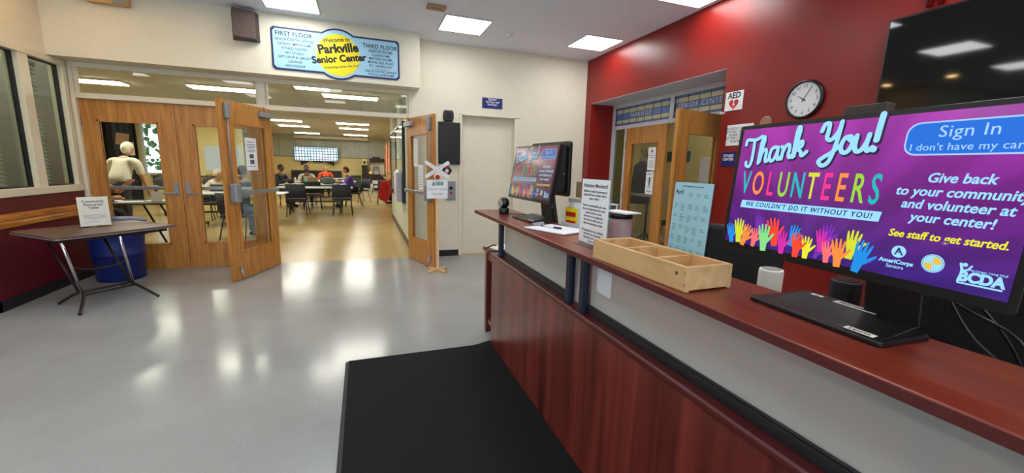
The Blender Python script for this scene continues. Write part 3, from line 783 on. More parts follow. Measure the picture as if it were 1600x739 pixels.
# slanted light rays of the poster artwork shown on the screen
sub = nt.nodes.new('ShaderNodeMath'); sub.operation = 'SUBTRACT'; nt.links.new(sx.outputs['Z'], sub.inputs[0]); sub.inputs[1].default_value = -.2
sb2 = nt.nodes.new('ShaderNodeMath'); sb2.operation = 'SUBTRACT'; nt.links.new(sx.outputs['X'], sb2.inputs[0]); sb2.inputs[1].default_value = .38
at2 = nt.nodes.new('ShaderNodeMath'); at2.operation = 'ARCTAN2'; nt.links.new(sub.outputs[0], at2.inputs[0]); nt.links.new(sb2.outputs[0], at2.inputs[1])
sn = nt.nodes.new('ShaderNodeMath'); sn.operation = 'SINE'; ml = nt.nodes.new('ShaderNodeMath'); ml.operation = 'MULTIPLY'; ml.inputs[1].default_value = 26
nt.links.new(at2.outputs[0], ml.inputs[0]); nt.links.new(ml.outputs[0], sn.inputs[0])
mr = nt.nodes.new('ShaderNodeMapRange'); mr.inputs['From Min'].default_value = -.2; mr.inputs['From Max'].default_value = .6; mr.inputs['To Min'].default_value = .9; mr.inputs['To Max'].default_value = 1.16
nt.links.new(sn.outputs[0], mr.inputs[0])
vm = nt.nodes.new('ShaderNodeVectorMath'); vm.operation = 'SCALE'; nt.links.new(rp.outputs[0], vm.inputs[0]); nt.links.new(mr.outputs[0], vm.inputs['Scale'])
nt.links.new(vm.outputs[0], b.inputs['Emission Color']); b.inputs['Emission Strength'].default_value = SE
EM = {k: emit('screen ' + k, c, SE) for k, c in dict(skyblue=(150, 214, 255), shadow=(36, 16, 58), teal=(0, 178, 178), oran=(244, 138, 60), pink=(236, 44, 134), lime=(146, 206, 52), ylime=(206, 216, 40),
      deepink=(20, 20, 90), white=(226, 240, 255), btn=(10, 104, 214), btnedge=(160, 200, 250), red=(240, 66, 40), blue=(20, 138, 220), mint=(130, 218, 130), violet=(116, 40, 170), coral=(246, 110, 110), yel=(228, 226, 40), mag=(206, 40, 160), gold=(226, 186, 60)).items()}

t = thing('touch_screen_kiosk', 'large all in one touch screen with purple volunteer message, nearest on the counter', 'touch screen', (1.045, .640, 1.10), R(-93.4), 'touch screens on the counter')
kiosk = t
disp = MB().prism(rrect(-.325, .320, -.006, .364, .008), 0, .030, 'xz').build('display', 'bezel', t, loc=(0, 0, .128), rot=(R(-4.2), 0, 0), bevel=.002)
MB().box(-.309, .307, -.0015, -.0002, .016, .352).build('screen', scr_m, disp)
MB().prism([(-.20, .06), (.20, .06), (.20, .26), (-.20, .26)], .03, .046, 'xz').build('rear_housing', 'black', disp, bevel=.006)
ux = lambda u: u - .318
A, B_ = -.0022, -.0016
sh = MB(); script_word(sh, 'Thank', ux(.041), .247, .0375, R(8.5), .0125, A, B_, dx=.003, dz=-.0035); script_word(sh, 'You!', ux(.251), .274, .039, R(2.5), .0132, A, B_, dx=.003, dz=-.0035)
sh.build('headline_shadow', EM['shadow'], disp)
A, B_ = -.0029, -.0023
h1 = MB(); script_word(h1, 'Thank', ux(.041), .247, .0375, R(8.5), .0092, A, B_); script_word(h1, 'You!', ux(.251), .274, .039, R(2.5), .0100, A, B_)
h1.build('headline', EM['skyblue'], disp)
for ch, u, c in zip('VOLUNTEERS', (.049, .091, .131, .170, .211, .249, .285, .319, .356, .390), ('teal', 'oran', 'pink', 'lime', 'teal', 'ylime', 'pink', 'oran', 'lime', 'teal')):
    text('letter', ch, .094, EM[c], disp, (ux(u), -.0024, .192), xs=.50, bold=.010, shear=.0)
MB().prism([(ux(.043), .122), (ux(.409), .126), (ux(.412), .148), (ux(.046), .144)], -.0022, -.0016, 'xz').build('slogan_band', EM['skyblue'], disp)
text('slogan', "WE COULDN'T DO IT WITHOUT YOU!", .0175, EM['deepink'], disp, (ux(.228), -.0026, .1352), bold=.012, space=1.22, shear=.15, xs=.92, rotz=R(.5))
hands = [(.120, .050, .10, .054, 'violet'), (.310, .052, .0, .056, 'violet'), (.029, .012, .25, .055, 'blue'), (.055, .024, .12, .066, 'ylime'), (.076, .004, -.25, .060, 'oran'), (.110, .002, -.05, .050, 'coral'),
         (.172, .036, .25, .072, 'red'), (.224, .040, -.15, .052, 'blue'), (.143, .012, .12, .070, 'mint'), (.199, .006, .12, .058, 'mag'), (.266, .008, .05, .052, 'yel'), (.240, .008, .05, .060, 'red'),
         (.294, .004, -.2, .034, 'violet'), (.300, .040, .1, .052, 'mag'), (.368, .040, -.06, .062, 'ylime'), (.318, .006, .1, .048, 'coral'), (.344, .008, .1, .062, 'oran'), (.388, .010, -.16, .068, 'blue')]
for k, (u, v, a, s_, c) in enumerate(hands):
    mb = MB(); hand_shape(mb, ux(u), max(v, .016) + .012, a, s_ * .84, -.0020 - .0001 * k, -.0016 - .0001 * k + .0)
    mb.build('raised_hand', EM[c], disp)
MB().prism(rrect(ux(.424), ux(.616), .267, .333, .022), -.0020, -.0016, 'xz').build('button_outline', EM['btnedge'], disp)
MB().prism(rrect(ux(.427), ux(.613), .270, .330, .020), -.0024, -.0020, 'xz').build('sign_in_button', EM['btn'], disp)
text('button_text', 'Sign In', .0315, EM['btnedge'], disp, (ux(.520), -.0028, .3115), space=1.05)
text('button_text', "I don't have my card", .0200, EM['btnedge'], disp, (ux(.520), -.0028, .2825), space=1.03)
for s_, z, u in (('Give back', .2225, .5245), ('to your community', .1955, .5245), ('and volunteer at', .1695, .5245), ('your center!', .1440, .5245)):
    text('message_line', s_, .0258, EM['skyblue'], disp, (ux(u), -.0024, z), bold=.020, shear=.18, xs=.95)
text('call_to_action', 'See staff to get started.', .0215, EM['yel'], disp, (ux(.5215), -.0024, .1085), bold=.02, shear=.2, xs=.88, rotz=R(1.0))
lg = MB(); lg.prism(circ(ux(.458), .0700, .0125), -.0020, -.0016, 'xz'); lg.build('round_logo', EM['skyblue'], disp)
text('logo_letter', 'A', .021, EM['deepink'], disp, (ux(.459), -.0024, .0700), bold=.02, shear=-.1)
MB().prism([(ux(.452), .0670), (ux(.461), .0670), (ux(.464), .0685), (ux(.455), .0690)], -.0027, -.0024, 'xz').build('logo_bar', EM['skyblue'], disp)
text('logo_name', 'AmeriCorps', .0118, EM['skyblue'], disp, (ux(.457), -.0024, .0485), bold=.03)
text('logo_name', 'Seniors', .0105, EM['skyblue'], disp, (ux(.457), -.0024, .0378))
MB().prism(circ(ux(.516), .0585, .0178), -.0020, -.0016, 'xz').build('round_seal', EM['skyblue'], disp)
sl = MB()
for k in range(2):
    a0 = PI * k
    sl.prism([(ux(.516) + (.0135 if j else 0) * math.cos(a0 + PI / 2 * (j - 1) / 5), .0585 + (.0135 if j else 0) * math.sin(a0 + PI / 2 * (j - 1) / 5)) for j in range(7)], -.0024, -.0020, 'xz')
sl.build('seal_quarters', EM['gold'], disp)
sr = MB()
for k in range(24):
    a = 2 * PI * k / 24
    sr.prism(circ(ux(.516) + .0157 * math.cos(a), .0585 + .0157 * math.sin(a), .0009, 6), -.0024, -.0020, 'xz')
sr.build('seal_lettering', EM['deepink'], disp)
text('county_logo', 'BCDA', .0255, EM['skyblue'], disp, (ux(.587), -.0024, .0450), bold=.05, xs=.88)
MB().box(ux(.556), ux(.616), -.0022, -.0016, .0315, .0345).build('logo_underline', EM['skyblue'], disp)
lf = MB(); lf.prism(circ(ux(.562), .0670, .0036, 14), -.0022, -.0016, 'xz').ribbon([(ux(.557), .036), (ux(.560), .054), (ux(.556), .068)], .004, -.0022, -.0016).ribbon([(ux(.560), .056), (ux(.567), .058), (ux(.571), .066)], .003, -.0022, -.0016)
lf.build('logo_figure', EM['skyblue'], disp)
text('logo_motto', 'Living Longer, Living Well', .0052, EM['skyblue'], disp, (ux(.591), -.0024, .0590), shear=.1)
# stand: neck and broad tray foot
nk = MB(); nk.prism([(.086, .02), (.114, .02), (.085, .25), (.055, .25)], .045, .155, 'yz'); nk.build('neck', 'black', t, bevel=.004)
ty = MB(); ty.prism(rrect(-.16, .165, -.045, .118, .012), 0, .012); ty.build('tray_foot', 'black', t, bevel=.003)
ty = MB(); ty.prism([(-.03, .012), (.0, .015), (.035, .022), (.075, .030), (.112, .031), (.116, .012)], -.115, .155, 'yz'); ty.build('tray_hump', 'black', t, bevel=.006, seg=3)
st = MB().prism([(-.036, .0142), (-.020, .0158), (-.020, .0164), (-.036, .0148)], .085, .145, 'yz').build('white_sticker', 'offw', t)
tx = text('sticker_text', 'Lenovo', .0135, 'ink', st, (0, 0, 0), space=1.1, bold=.02); tx.location = (.115, -.028, .0158); tx.rotation_euler = (R(-84), 0, 0)
st = MB().box(-.02, .075, .078, .100, .0309, .0316).build('white_sticker', 'offw', t)
MB().box(-.012, .067, .084, .094, .0316, .0320).build('barcode', 'inkg', st)
MB().box(-.085, -.072, .085, .097, .0309, .0316).build('white_sticker', 'whitep', t); MB().box(-.068, -.055, .085, .097, .0309, .0316).build('red_sticker', 'coral' if False else 'offw', t)
OFF_ANGLE = {}
wc = MB().box(-.056, .036, .034, .062, .365, .392).build('webcam', 'spkd', disp, bevel=.003)
MB().box(-.02, .0, .031, .045, .30, .366).build('webcam_clip', 'black', disp)
k2 = dup(kiosk, (1.035, 2.528, 1.10), R(-87.1), 'off angle dimmed touch screen with the same message at the far end of the counter')
for c in kids(k2):
    if c.name.startswith('display'):
        c.rotation_euler = (R(-9.5), 0, 0); c.location = (0, -.01, .14)
        for g in kids(c):        # off-angle dimming put into the colours, each dimmer and browner
            if g.name.startswith('webcam'): bpy.data.objects.remove(g); continue
            m0 = g.data.materials[0]
            if not m0.name.startswith(('screen', 'purple screen')): continue
            if m0.name not in OFF_ANGLE:
                m1 = m0.copy(); m1.name = 'dull ' + m0.name; pb = m1.node_tree.nodes['Principled BSDF']
                if pb.inputs['Emission Color'].is_linked:
                    src = pb.inputs['Emission Color'].links[0].from_socket
                    mm = m1.node_tree.nodes.new('ShaderNodeVectorMath'); mm.operation = 'MULTIPLY_ADD'
                    mm.inputs[1].default_value = (.42, .5, .16); mm.inputs[2].default_value = (.045, .024, .024)
                    m1.node_tree.links.new(src, mm.inputs[0]); m1.node_tree.links.new(mm.outputs[0], pb.inputs['Emission Color'])
                else:
                    e0 = pb.inputs['Emission Color'].default_value; lum = (e0[0] + e0[1] + e0[2]) / 3
                    pb.inputs['Emission Color'].default_value = tuple(.62 * (.7 * v + .3 * lum) for v in e0[:3]) + (1,)
                OFF_ANGLE[m0.name] = m1
            g.data = g.data.copy(); g.data.materials[0] = OFF_ANGLE[m0.name]
# staff monitor seen from behind, past the far kiosk
t = thing('desk_monitor', 'black monitor seen from its back behind the far touch screen', 'monitor', (1.40, 3.00, .7525), R(-82.5))
MB().prism(rrect(-.28, .28, .49, .90, .022), 0, .024, 'xz').build('casing', 'bezel', t, bevel=.003)
MB().box(-.268, .268, .0235, .0255, .505, .888).build('screen', 'tvblack', t)
MB().prism(rrect(-.245, .245, .52, .87, .015), -.016, 0, 'xz').build('rear_cover', 'blackm', t, bevel=.004)
mk = MB()
for x, z, w2, h2 in ((.20, .85, .02, .012), (.16, .77, .018, .02), (.17, .745, .03, .012), (.16, .70, .04, .01), (.12, .63, .025, .008), (.24, .66, .012, .012)): mk.box(x - w2 / 2, x + w2 / 2, -.0172, -.016, z - h2 / 2, z + h2 / 2)
mk.build('port_markings', 'greyp', t)
MB().box(-.27, -.20, -.0022, 0, .87, .892).build('label', 'spk', t)
MB().prism([(-.045, .01), (.045, .01), (.035, .60), (-.035, .60)], .027, .05, 'xz').build('neck', 'black', t)
MB().prism(rrect(-.12, .12, -.06, .14, .02), 0, .012).build('foot', 'black', t)

# ================================================================== things on the counter
t = thing('desk_camera', 'round black camera on a drum shaped base, by the far counter end', 'camera', (.995, 2.905, 1.10), R(-70))
MB().lathe([(.036, 0), (.038, .004), (.038, .042), (.034, .046)], 28).build('base', 'black', t)
MB().ball((0, 0, .083), (.04, .04, .044), 20).build('camera_head', 'bezel', t)
MB().lathe([(.026, 0), (.028, .004), (.022, .007)], 24, T=Matrix.Translation((.0, -.034, .080)) @ Matrix.Rotation(R(90), 4, 'X')).build('lens_ring', 'greyp', t)
MB().lathe([(.040, -.006), (.042, 0), (.040, .006)], 24, caps=False, T=Matrix.Translation((-.014, .0, .085)) @ Matrix.Rotation(R(70), 4, 'Y') @ Matrix.Rotation(R(0), 4, 'X')).build('silver_ring', 'alu', t)
c = MB().tube(catmull([(1.03, 2.88, 1.106), (1.08, 2.84, 1.104), (1.13, 2.80, 1.104), (1.13, 2.76, 1.104)]), .003, 6).build('cable', 'black'); tag(c, 'thin black cable from the round camera to the far touch screen', 'cable')

t = thing('wooden_box', 'open pale wooden box with three compartments on the counter', 'box', (.866, 1.143, 1.1005), R(2.0))
L, Wd, H, th = .49, .182, .075, .015
MB().box(0, th, -L / 2, L / 2, 0, H).build('front_board', 'pine', t, bevel=.0015)
MB().box(Wd - th, Wd, -L / 2, L / 2, 0, H).build('back_board', 'pine', t, bevel=.0015)
for s_ in (-1, 1):
    y = s_ * (L / 2 - .009)
    MB().box(th, Wd - th, y - .008, y + .008, 0.004, H).build('end_board', 'pine', t, bevel=.0015)
for y in (-.088, .075):
    MB().box(th, Wd - th, y - .006, y + .006, .008, H - .004).build('divider', 'pine', t, bevel=.001)
MB().box(th, Wd - th, -L / 2 + .017, L / 2 - .017, 0.002, .010).build('bottom_board', 'pine', t)
for y in (-L / 2 + .008, L / 2 - .008):
    for z in (.02, .055):
        MB().lathe([(.0035, 0), (.003, .001)], 10, T=Matrix.Translation((-.0002, y, z)) @ Matrix.Rotation(R(-90), 4, 'Y')).build('screw', 'steel', t)
MB().lathe([(.006, 0), (.005, .0006)], 12, T=Matrix.Translation((-.0001, -L / 2 + .04, .05)) @ Matrix.Rotation(R(-90), 4, 'Y')).build('knot', 'brown', t)

def upright_sign(name, lab, loc, rz, W, H, tilt, paper, rows, head, hs, cat='sign', lip=.0):
    t = thing(name, lab, cat, loc, rz)
    MB().prism([(-.07 if False else -.035, 0), (.06, 0), (.06, .003), (-.035, .003)], -W / 2 - .006, W / 2 + .006, 'yz').build('acrylic_foot', 'acrylic', t)
    s_ = MB().box(-W / 2 - .006, W / 2 + .006, -.004, .004, .0, H + .012).build('acrylic_holder', 'acrylic', t, loc=(0, 0, .004), rot=(-tilt, 0, 0))
    pp = MB().box(-W / 2, W / 2, -.0062, -.0046, .008, H + .006).build('paper', paper, t, loc=(0, 0, .004), rot=(-tilt, 0, 0))
    for (s, x, z, sz, col, al, b2) in head:
        text('heading', s, sz, col, pp, (x, -.0066, z), bold=b2, align=al, line=.95)
    return t, pp
t, pp = upright_sign('attention_sign', 'white notice headed Attention Members in a clear stand on the counter', (.975, 1.588, 1.10), R(-90), .232, .296, .02, 'white', [], [
    ('Attention Members!', 0, .273, .0245, 'ink', 'CENTER', .008)], .02)
body = ['Baltimore County Department of', 'Aging will Senior Centers will be', 'open on May 1', '', 'If after a communicable cold, what', 'then our departments and center', 'center would be closed.', 'However, we are pleased to', 'share that we will in fact, be', 'open and operating as usual.', '', 'We apologize for any confusion', 'this may have caused and', 'appreciate your patience.', 'Thank you!']
text('printed_text', '\n'.join(body), .0146, 'ink', pp, (0, -.0066, .133), line=1.12, bold=.006, xs=.98)
t, pp = upright_sign('calendar_stand', 'pale blue printed calendar in a clear stand behind the wooden box', (1.104, 1.155, 1.10), R(-98.5), .216, .302, .045, 'calpaper', [], [
    ('Activity Calendar of Events and Classes', .0, .294, .0075, 'inkg', 'CENTER', .0), ('April', -.075, .272, .024, 'ink', 'CENTER', .008)], .02)
g = MB()
for r_ in range(6):
    for c_ in range(5):
        if r_ == 0 and c_ < 2: continue
        x, z = -.082 + c_ * .041, .268 - r_ * .040
        random.seed(r_ * 9 + c_)
        for k in range(random.randint(2, 4)): g.box(x - .013, x + random.uniform(.0, .014), -.0068, -.0062, z - .007 * k - .0012, z - .007 * k + .0010)
g.build('calendar_entries', mat('blue grey print', (92, 118, 130), .6), pp)
lt = MB(); lt.prism(circ(.075, .028, .010, 18), -.0068, -.0062, 'xz').box(.058, .092, -.0068, -.0062, .036, .040)
lt.build('printed_badge', 'ink', pp)

t = thing('clipboard', 'white sheets on a clipboard lying on the counter', 'clipboard', (1.035, 2.075, 1.10), R(-68))
MB().prism(rrect(-.16, .16, -.118, .118, .008), 0, .003).build('board', 'spkd', t)
MB().box(-.155, .15, -.114, .114, .003, .009).build('paper_stack', 'white', t, bevel=.001)
MB().prism([(-.172, .003), (-.135, .010), (-.135, .013), (-.15, .03), (-.172, .018)], -.045, .045, 'xz').build('metal_clip', 'steel', t, bevel=.002)
t = thing('pen', 'blue and white pen lying on the clipboard paper', 'pen', (1.01, 2.10, 1.1155), R(-60))
MB().tube([(-.06, 0, 0), (.045, 0, 0)], .0048, 10).build('barrel', 'whitep', t)
MB().tube([(.02, 0, 0), (.07, 0, 0)], .006, 10).build('cap', 'bluesign', t); MB().tube([(-.078, 0, 0), (-.055, 0, 0)], [.0025, .0055], 10).build('tip', 'bluesign', t)

# card reader stand, leaflets, letter trays, carton, jar
t = thing('phone_stand', 'black handset stand with slanted arms beside the far touch screen', 'handset stand', (1.265, 2.60, .752), R(-80))
MB().prism(rrect(-.06, .06, -.07, .08, .015), 0, .02).build('base', 'black', t)
MB().prism([(-.025, .02), (.025, .02), (.025, .30), (-.025, .30)], .0, .03, 'xz').build('post', 'black', t)
a = MB(); a.prism([(-.03, 0), (.03, 0), (.022, .22), (-.022, .22)], -.012, .012, 'xz'); a.build('slanted_arm', 'black', t, loc=(.03, -.005, .30), rot=(0, R(-14), 0), bevel=.004)
a = MB(); a.prism([(-.02, 0), (.02, 0), (.018, .19), (-.018, .19)], -.012, .012, 'xz'); a.build('slanted_arm', 'black', t, loc=(-.02, .02, .30), rot=(0, R(-22), 0), bevel=.004)
a = MB(); a.box(-.012, .012, -.0135, -.012, .12, .20); a.build('grey_face', 'greyp', t, loc=(.03, -.005, .30), rot=(0, R(-14), 0))
MB().lathe([(.028, 0), (.028, .03)], 18, T=Matrix.Translation((.0, .0, .30)) @ Matrix.Rotation(R(90), 4, 'X')).build('pivot', 'black', t)
t = thing('letter_tray', 'pale plastic letter trays stacked behind the attention notice', 'letter tray', (1.62, 2.66, .752), R(-90))
for z in (.02, .16, .31, .445):
    m2 = MB(); m2.box(-.16, .16, -.12, .12, z, z + .008); m2.box(-.16, .16, -.125, -.118, z, z + .03)
    m2.build('tray', mat('pale blue plastic', (206, 222, 236), .35), t)
for x in (-.155, .155):
    MB().box(x - .005, x + .005, -.11, -.10, 0, .455).box(x - .005, x + .005, .10, .11, 0, .455).build('upright', 'whitep', t)
p = MB().box(-.13, .12, -.10, .10, 0, .05).build('paper_stack', 'signblue', loc=(1.62, 2.66, 1.0705), rot=(0, 0, R(-90))); tag(p, 'blue folders in the upper letter tray', 'folders')
p = MB().box(-.13, .07, -.10, .09, 0, .12).build('carton', 'kraft', loc=(1.63, 2.64, 1.2365), rot=(0, 0, R(-90)), bevel=.002); tag(p, 'brown cardboard carton on top of the letter trays', 'carton')
t = thing('leaflet_holder', 'leaflet rack with colourful flyers between far touch screen and trays', 'leaflet holder', (1.255, 2.24, .752), R(-78))
MB().box(-.12, .12, .02, .026, 0, .46).box(-.12, .12, -.03, -.026, 0, .36).box(-.12, -.115, -.03, .026, 0, .40).box(.115, .12, -.03, .026, 0, .44).build('holder', 'whitep', t)
fl = MB().box(-.09, .02, -.022, -.018, .22, .455).build('flyer', 'yellow', t, rot=(0, 0, 0))
MB().box(-.08, .01, -.0235, -.022, .40, .43).box(-.08, .01, -.0235, -.022, .36, .375).build('printed_bars', 'redink', fl)
MB().box(-.02, .10, -.012, -.006, .20, .49).build('flyer', 'white', t); MB().box(.04, .11, .0, .012, .2, .48).build('flyer', 'offw', t)
t = thing('storage_jar', 'clear lidded jar with pink contents behind the attention notice', 'jar', (1.60, 2.27, .752))
jm, nt, b = new_mat('pink tinted plastic'); b.inputs['Base Color'].default_value = lin((206, 176, 176)); b.inputs['Transmission Weight'].default_value = .5; b.inputs['Roughness'].default_value = .2
MB().lathe([(.07, 0), (.078, .01), (.078, .36), (.07, .385)], 24).build('body', jm, t)
MB().lathe([(.074, .385), (.078, .39), (.078, .415), (.07, .42)], 24).build('lid', 'black', t)
p = MB().box(-.11, .11, -.07, .07, 0, .008).build('flat_package', 'white', loc=(1.60, 2.27, 1.1725), rot=(0, 0, R(-80))); tag(p, 'flat white package on the jar lid behind the notice', 'package')

# behind the near screen: cylinder speaker, dark bin, box, cables, chairs
def drum(name, lab, cat, loc, r, h_, m1, m2):
    t = thing(name, lab, cat, loc)
    MB().lathe([(r * .94, 0), (r, .006), (r, h_ - .008), (r * .95, h_)], 28).build('body', m1, t)
    MB().lathe([(r * .8, h_), (r * .78, h_ + .003)], 28).build('top_ring', m2, t)
    return t
drum('cylinder_speaker', 'cream cylinder on the desk seen under the near screen', 'speaker', (1.62, 1.197, .752), .046, .30, 'offw', 'greyp')
drum('pencil_cup', 'dark grey cylinder on the desk seen under the near screen', 'cup', (1.62, .911, .752), .046, .33, 'darkrail', 'black')
t = thing('hutch_cabinet', 'low cherry wood cabinet against the red wall behind the counter', 'cabinet', (3.40, .75, 0))
MB().box(-.22, .24, -1.5, 1.1, 0, .90).build('carcass', 'cherry', t, bevel=.003)
for k in range(4): 
    d = MB().box(-.24, -.222, -1.48 + k * .645, -1.48 + k * .645 + .63, .05, .87).build('door', 'cherry', t, bevel=.002)
    MB().tube([(-.262, -1.48 + k * .645 + .55, .5), (-.262, -1.48 + k * .645 + .55, .65)], .006, 8).box(-.262, -.24, -1.48 + k * .645 + .546, -1.48 + k * .645 + .554, .51, .52).box(-.262, -.24, -1.48 + k * .645 + .546, -1.48 + k * .645 + .554, .63, .64).build('handle', 'steel', d)
def office_chair(lab, loc, rz):
    t = thing('office_chair', lab, 'office chair', loc, rz, 'office chairs behind the counter')
    MB().prism(rrect(-.25, .25, -.24, .24, .08), .44, .53).build('seat', 'blackm', t, bevel=.02)
    b_ = MB(); b_.prism(rrect(-.25, .25, .60, 1.16, .10), .20, .27, 'xz'); b_.build('backrest', 'blackm', t, bevel=.025)
    MB().box(-.04, .04, .22, .27, .42, .70).build('back_support', 'black', t)
    for s_ in (-1, 1):
        MB().tube([(s_ * .27, .12, .44), (s_ * .29, .12, .70)], .018, 8).box(s_ * .29 - .035, s_ * .29 + .035, -.12, .16, .70, .73).build('armrest', 'black', t)
    MB().tube([(0, 0, .10), (0, 0, .45)], .03, 12).build('gas_lift', 'black', t)
    fb = MB()
    for k in range(5):
        a = 2 * PI * k / 5; fb.tube([(0, 0, .11), (.28 * math.cos(a), .28 * math.sin(a), .075)], [.03, .018], 8)
    fb.build('star_base', 'black', t)
    for k in range(5):
        a = 2 * PI * k / 5
        MB().lathe([(.03, -.02), (.03, .02)], 12, T=Matrix.Translation((.28 * math.cos(a), .28 * math.sin(a), .03)) @ Matrix.Rotation(R(90), 4, 'X')).build('caster', 'black', t)
    return t
office_chair('black office chair behind the near screen, seen in the gap below it', (2.16, 1.66, 0), R(95))
office_chair('black office chair at the desk nearest the right photo edge', (2.25, .25, 0), R(80))
t = thing('computer_tower', 'black computer case on the desk behind the near screen', 'computer', (1.56, .43, .752), R(-88))
MB().box(-.30, .30, -.09, .09, 0, .47).build('case', 'black', t, bevel=.006)
MB().box(-.26, .26, -.094, -.09, .03, .44).build('front_grille', 'blackm', t)
dup(t, (1.57, -.22, .752), R(-91), 'second black computer case at the right photo edge behind the counter')
cb = [((1.30, .72, 1.27), (1.36, .60, 1.20), (1.33, .48, 1.17), (1.40, .40, 1.0), (1.45, .40, .752)), ((1.26, .52, 1.22), (1.24, .45, 1.12), (1.20, .36, 1.07), (1.22, .25, .98), (1.30, .22, .76)), ((1.27, .60, 1.23), (1.33, .5, 1.15), (1.30, .38, 1.10), (1.33, .3, .9), (1.36, .3, .76))]
for k, P in enumerate(cb):
    c = MB().tube(catmull(list(P), 6), .004, 6).build('cable', 'black'); tag(c, ('looped black cable with plug hanging below the near screen', 'black cable running past the near screen foot to the right', 'thin black cable hanging behind the near screen foot')[k], 'cable')

# ================================================================== red wall: clock, signs, television
RW = XR
def wall_r(o): o.rotation_euler = (0, 0, R(-90)); return o      # local -y faces -x
t = thing('wall_clock', 'round black rimmed wall clock on the red wall', 'clock', (RW, 2.602, 2.098), R(-90))
rim = MB(); rim.lathe(caps=False, prof=[(.146, 0), (.162, .002), (.165, .018), (.158, .032), (.146, .034), (.143, .022)], n=48, T=Matrix.Rotation(R(90), 4, 'X')); rim.build('rim', 'black', t)
fc = MB().lathe([(.146, .012), (.146, .020)], 48, T=Matrix.Rotation(R(90), 4, 'X')).build('face', 'whitep', t)
for k in range(1, 13):
    a = R(90 - 30 * k); text('numeral', str(k), .040, 'ink', fc, (.113 * math.cos(a), -.0206, .113 * math.sin(a)), bold=.0)
tk = MB()
for k in range(60):
    a = 2 * PI * k / 60; ca, sa = math.cos(a), math.sin(a)
    tk.prism([(.136 * ca - .0008 * sa, .136 * sa + .0008 * ca), (.136 * ca + .0008 * sa, .136 * sa - .0008 * ca), (.141 * ca + .0008 * sa, .141 * sa - .0008 * ca), (.141 * ca - .0008 * sa, .141 * sa + .0008 * ca)], -.0206, -.0200, 'xz')
tk.build('minute_marks', 'ink', fc)
def clock_hand(name, a, l, wd, y):
    a = R(90 - a); ca, sa = math.cos(a), math.sin(a); q = [(-.022, wd), (l, wd * .5), (l, -wd * .5), (-.022, -wd)]
    MB().prism([(p * ca - q2 * sa, p * sa + q2 * ca) for p, q2 in q], y - .001, y, 'xz').build(name, 'ink', t)
clock_hand('hour_hand', 302, .066, .0045, -.0225); clock_hand('minute_hand', 31, .105, .0032, -.0245); clock_hand('second_hand', 30, .112, .0010, -.0262)
MB().lathe([(.006, .02), (.006, .028)], 14, T=Matrix.Rotation(R(90), 4, 'X')).build('hub', 'ink', t)

t = thing('defibrillator_sign', 'white AED sign with red heart projecting by the red doorway', 'sign', (RW - .002, 3.345, 2.19), R(-90))
sgn = MB().box(-.108, .108, -.004, 0, -.095, .095).build('sign_plate', 'white', t)
text('lettering', 'AED', .082, 'ink', t, (0, -.0046, .052), bold=.03, xs=1.0)
hp = [(0.058 * 16 * math.sin(a) ** 3 / 16, .058 * (13 * math.cos(a) - 5 * math.cos(2 * a) - 2 * math.cos(3 * a) - math.cos(4 * a)) / 16 - .032) for a in [2 * PI * k / 40 for k in range(40)]]
ht = MB().prism(hp, -.0048, -.0042, 'xz').build('heart', 'redink', t)
MB().prism([(.008, .004), (-.016, -.040), (-.002, -.040), (-.012, -.072), (.018, -.030), (.004, -.030)], -.0054, -.0048, 'xz').build('flash', 'white', ht)
MB().box(-.108, -.10, -.06, .0, -.120, -.104).build('bracket', 'whitep', t)
t = thing('wall_notice', 'white notice of five printed lines on the red wall behind the near screen', 'notice', (RW - .002, 3.235, 1.84), R(-90))
MB().box(-.155, .155, -.003, 0, -.105, .105).build('sheet', 'white', t)
text('printed_text', 'NO FOOD OR DRINKS\nBEYOND THIS POINT\nPLEASE SIGN IN\nAT THE COMPUTER\nTHANK YOU', .036, 'ink', t, (0, -.0036, 0), line=.9)
t = thing('room_sign', 'small dark blue sign reading fitness center beside the red doorway', 'sign', (RW - .002, 3.335, 1.595), R(-90))
MB().box(-.088, .088, -.006, 0, -.076, .076).build('sign_plate', 'bluesign', t, bevel=.002)
text('lettering', 'FITNESS\nCENTER', .036, 'white', t, (0, -.0066, .015), bold=.02)
p = MB().lathe([(.062, 0), (.060, .012), (.05, .018)], 28, T=Matrix.Rotation(R(90), 4, 'X')).build('wall_plate', 'tan', loc=(RW - .001, 2.945, 1.935), rot=(0, 0, R(-90))); tag(p, 'round tan plate on the red wall below the clock', 'wall plate')
t = thing('television', 'large black switched off television high on the red wall', 'television', (RW, 1.40, 2.21), R(-90))
MB().box(-.62, .62, -.075, -.035, -.355, .345).build('casing', 'bezel', t, bevel=.004)
MB().box(-.608, .608, -.0765, -.075, -.34, .333).build('screen', 'tvblack', t)
MB().box(-.25, .25, -.035, 0, -.15, .15).build('wall_mount', 'black', t)

# ================================================================== front wall and soffit
t = thing('welcome_sign', 'pale blue welcome sign with yellow sun, on the soffit over the doors', 'sign', (-.257, 6.12, 2.854))
def badge(dw, hh, rr):
    """rounded board with a round bulge above and below"""
    hw = .775 + dw; p = []
    a0 = math.asin(min(1, hh / rr)); xb = rr * math.cos(a0)
    p += [(-hw + .03, -hh), ]
    p += [(rr * math.cos(a), rr * math.sin(a)) for a in [-PI + a0 + (PI - 2 * a0) * k / 16 for k in range(17)]]
    p += [(hw - .03, -hh), (hw, -hh + .03), (hw, hh - .03), (hw - .03, hh)]
    p += [(rr * math.cos(a), rr * math.sin(a)) for a in [a0 + (PI - 2 * a0) * k / 16 for k in range(17)]]
    p += [(-hw + .03, hh), (-hw, hh - .03), (-hw, -hh + .03)]
    return p
MB().prism(badge(0, .255, .318), -.012, 0, 'xz').build('border', 'signnavy', t)
bd = MB().prism(badge(-.022, .233, .296), -.014, -.012, 'xz').build('board', 'signblue', t)
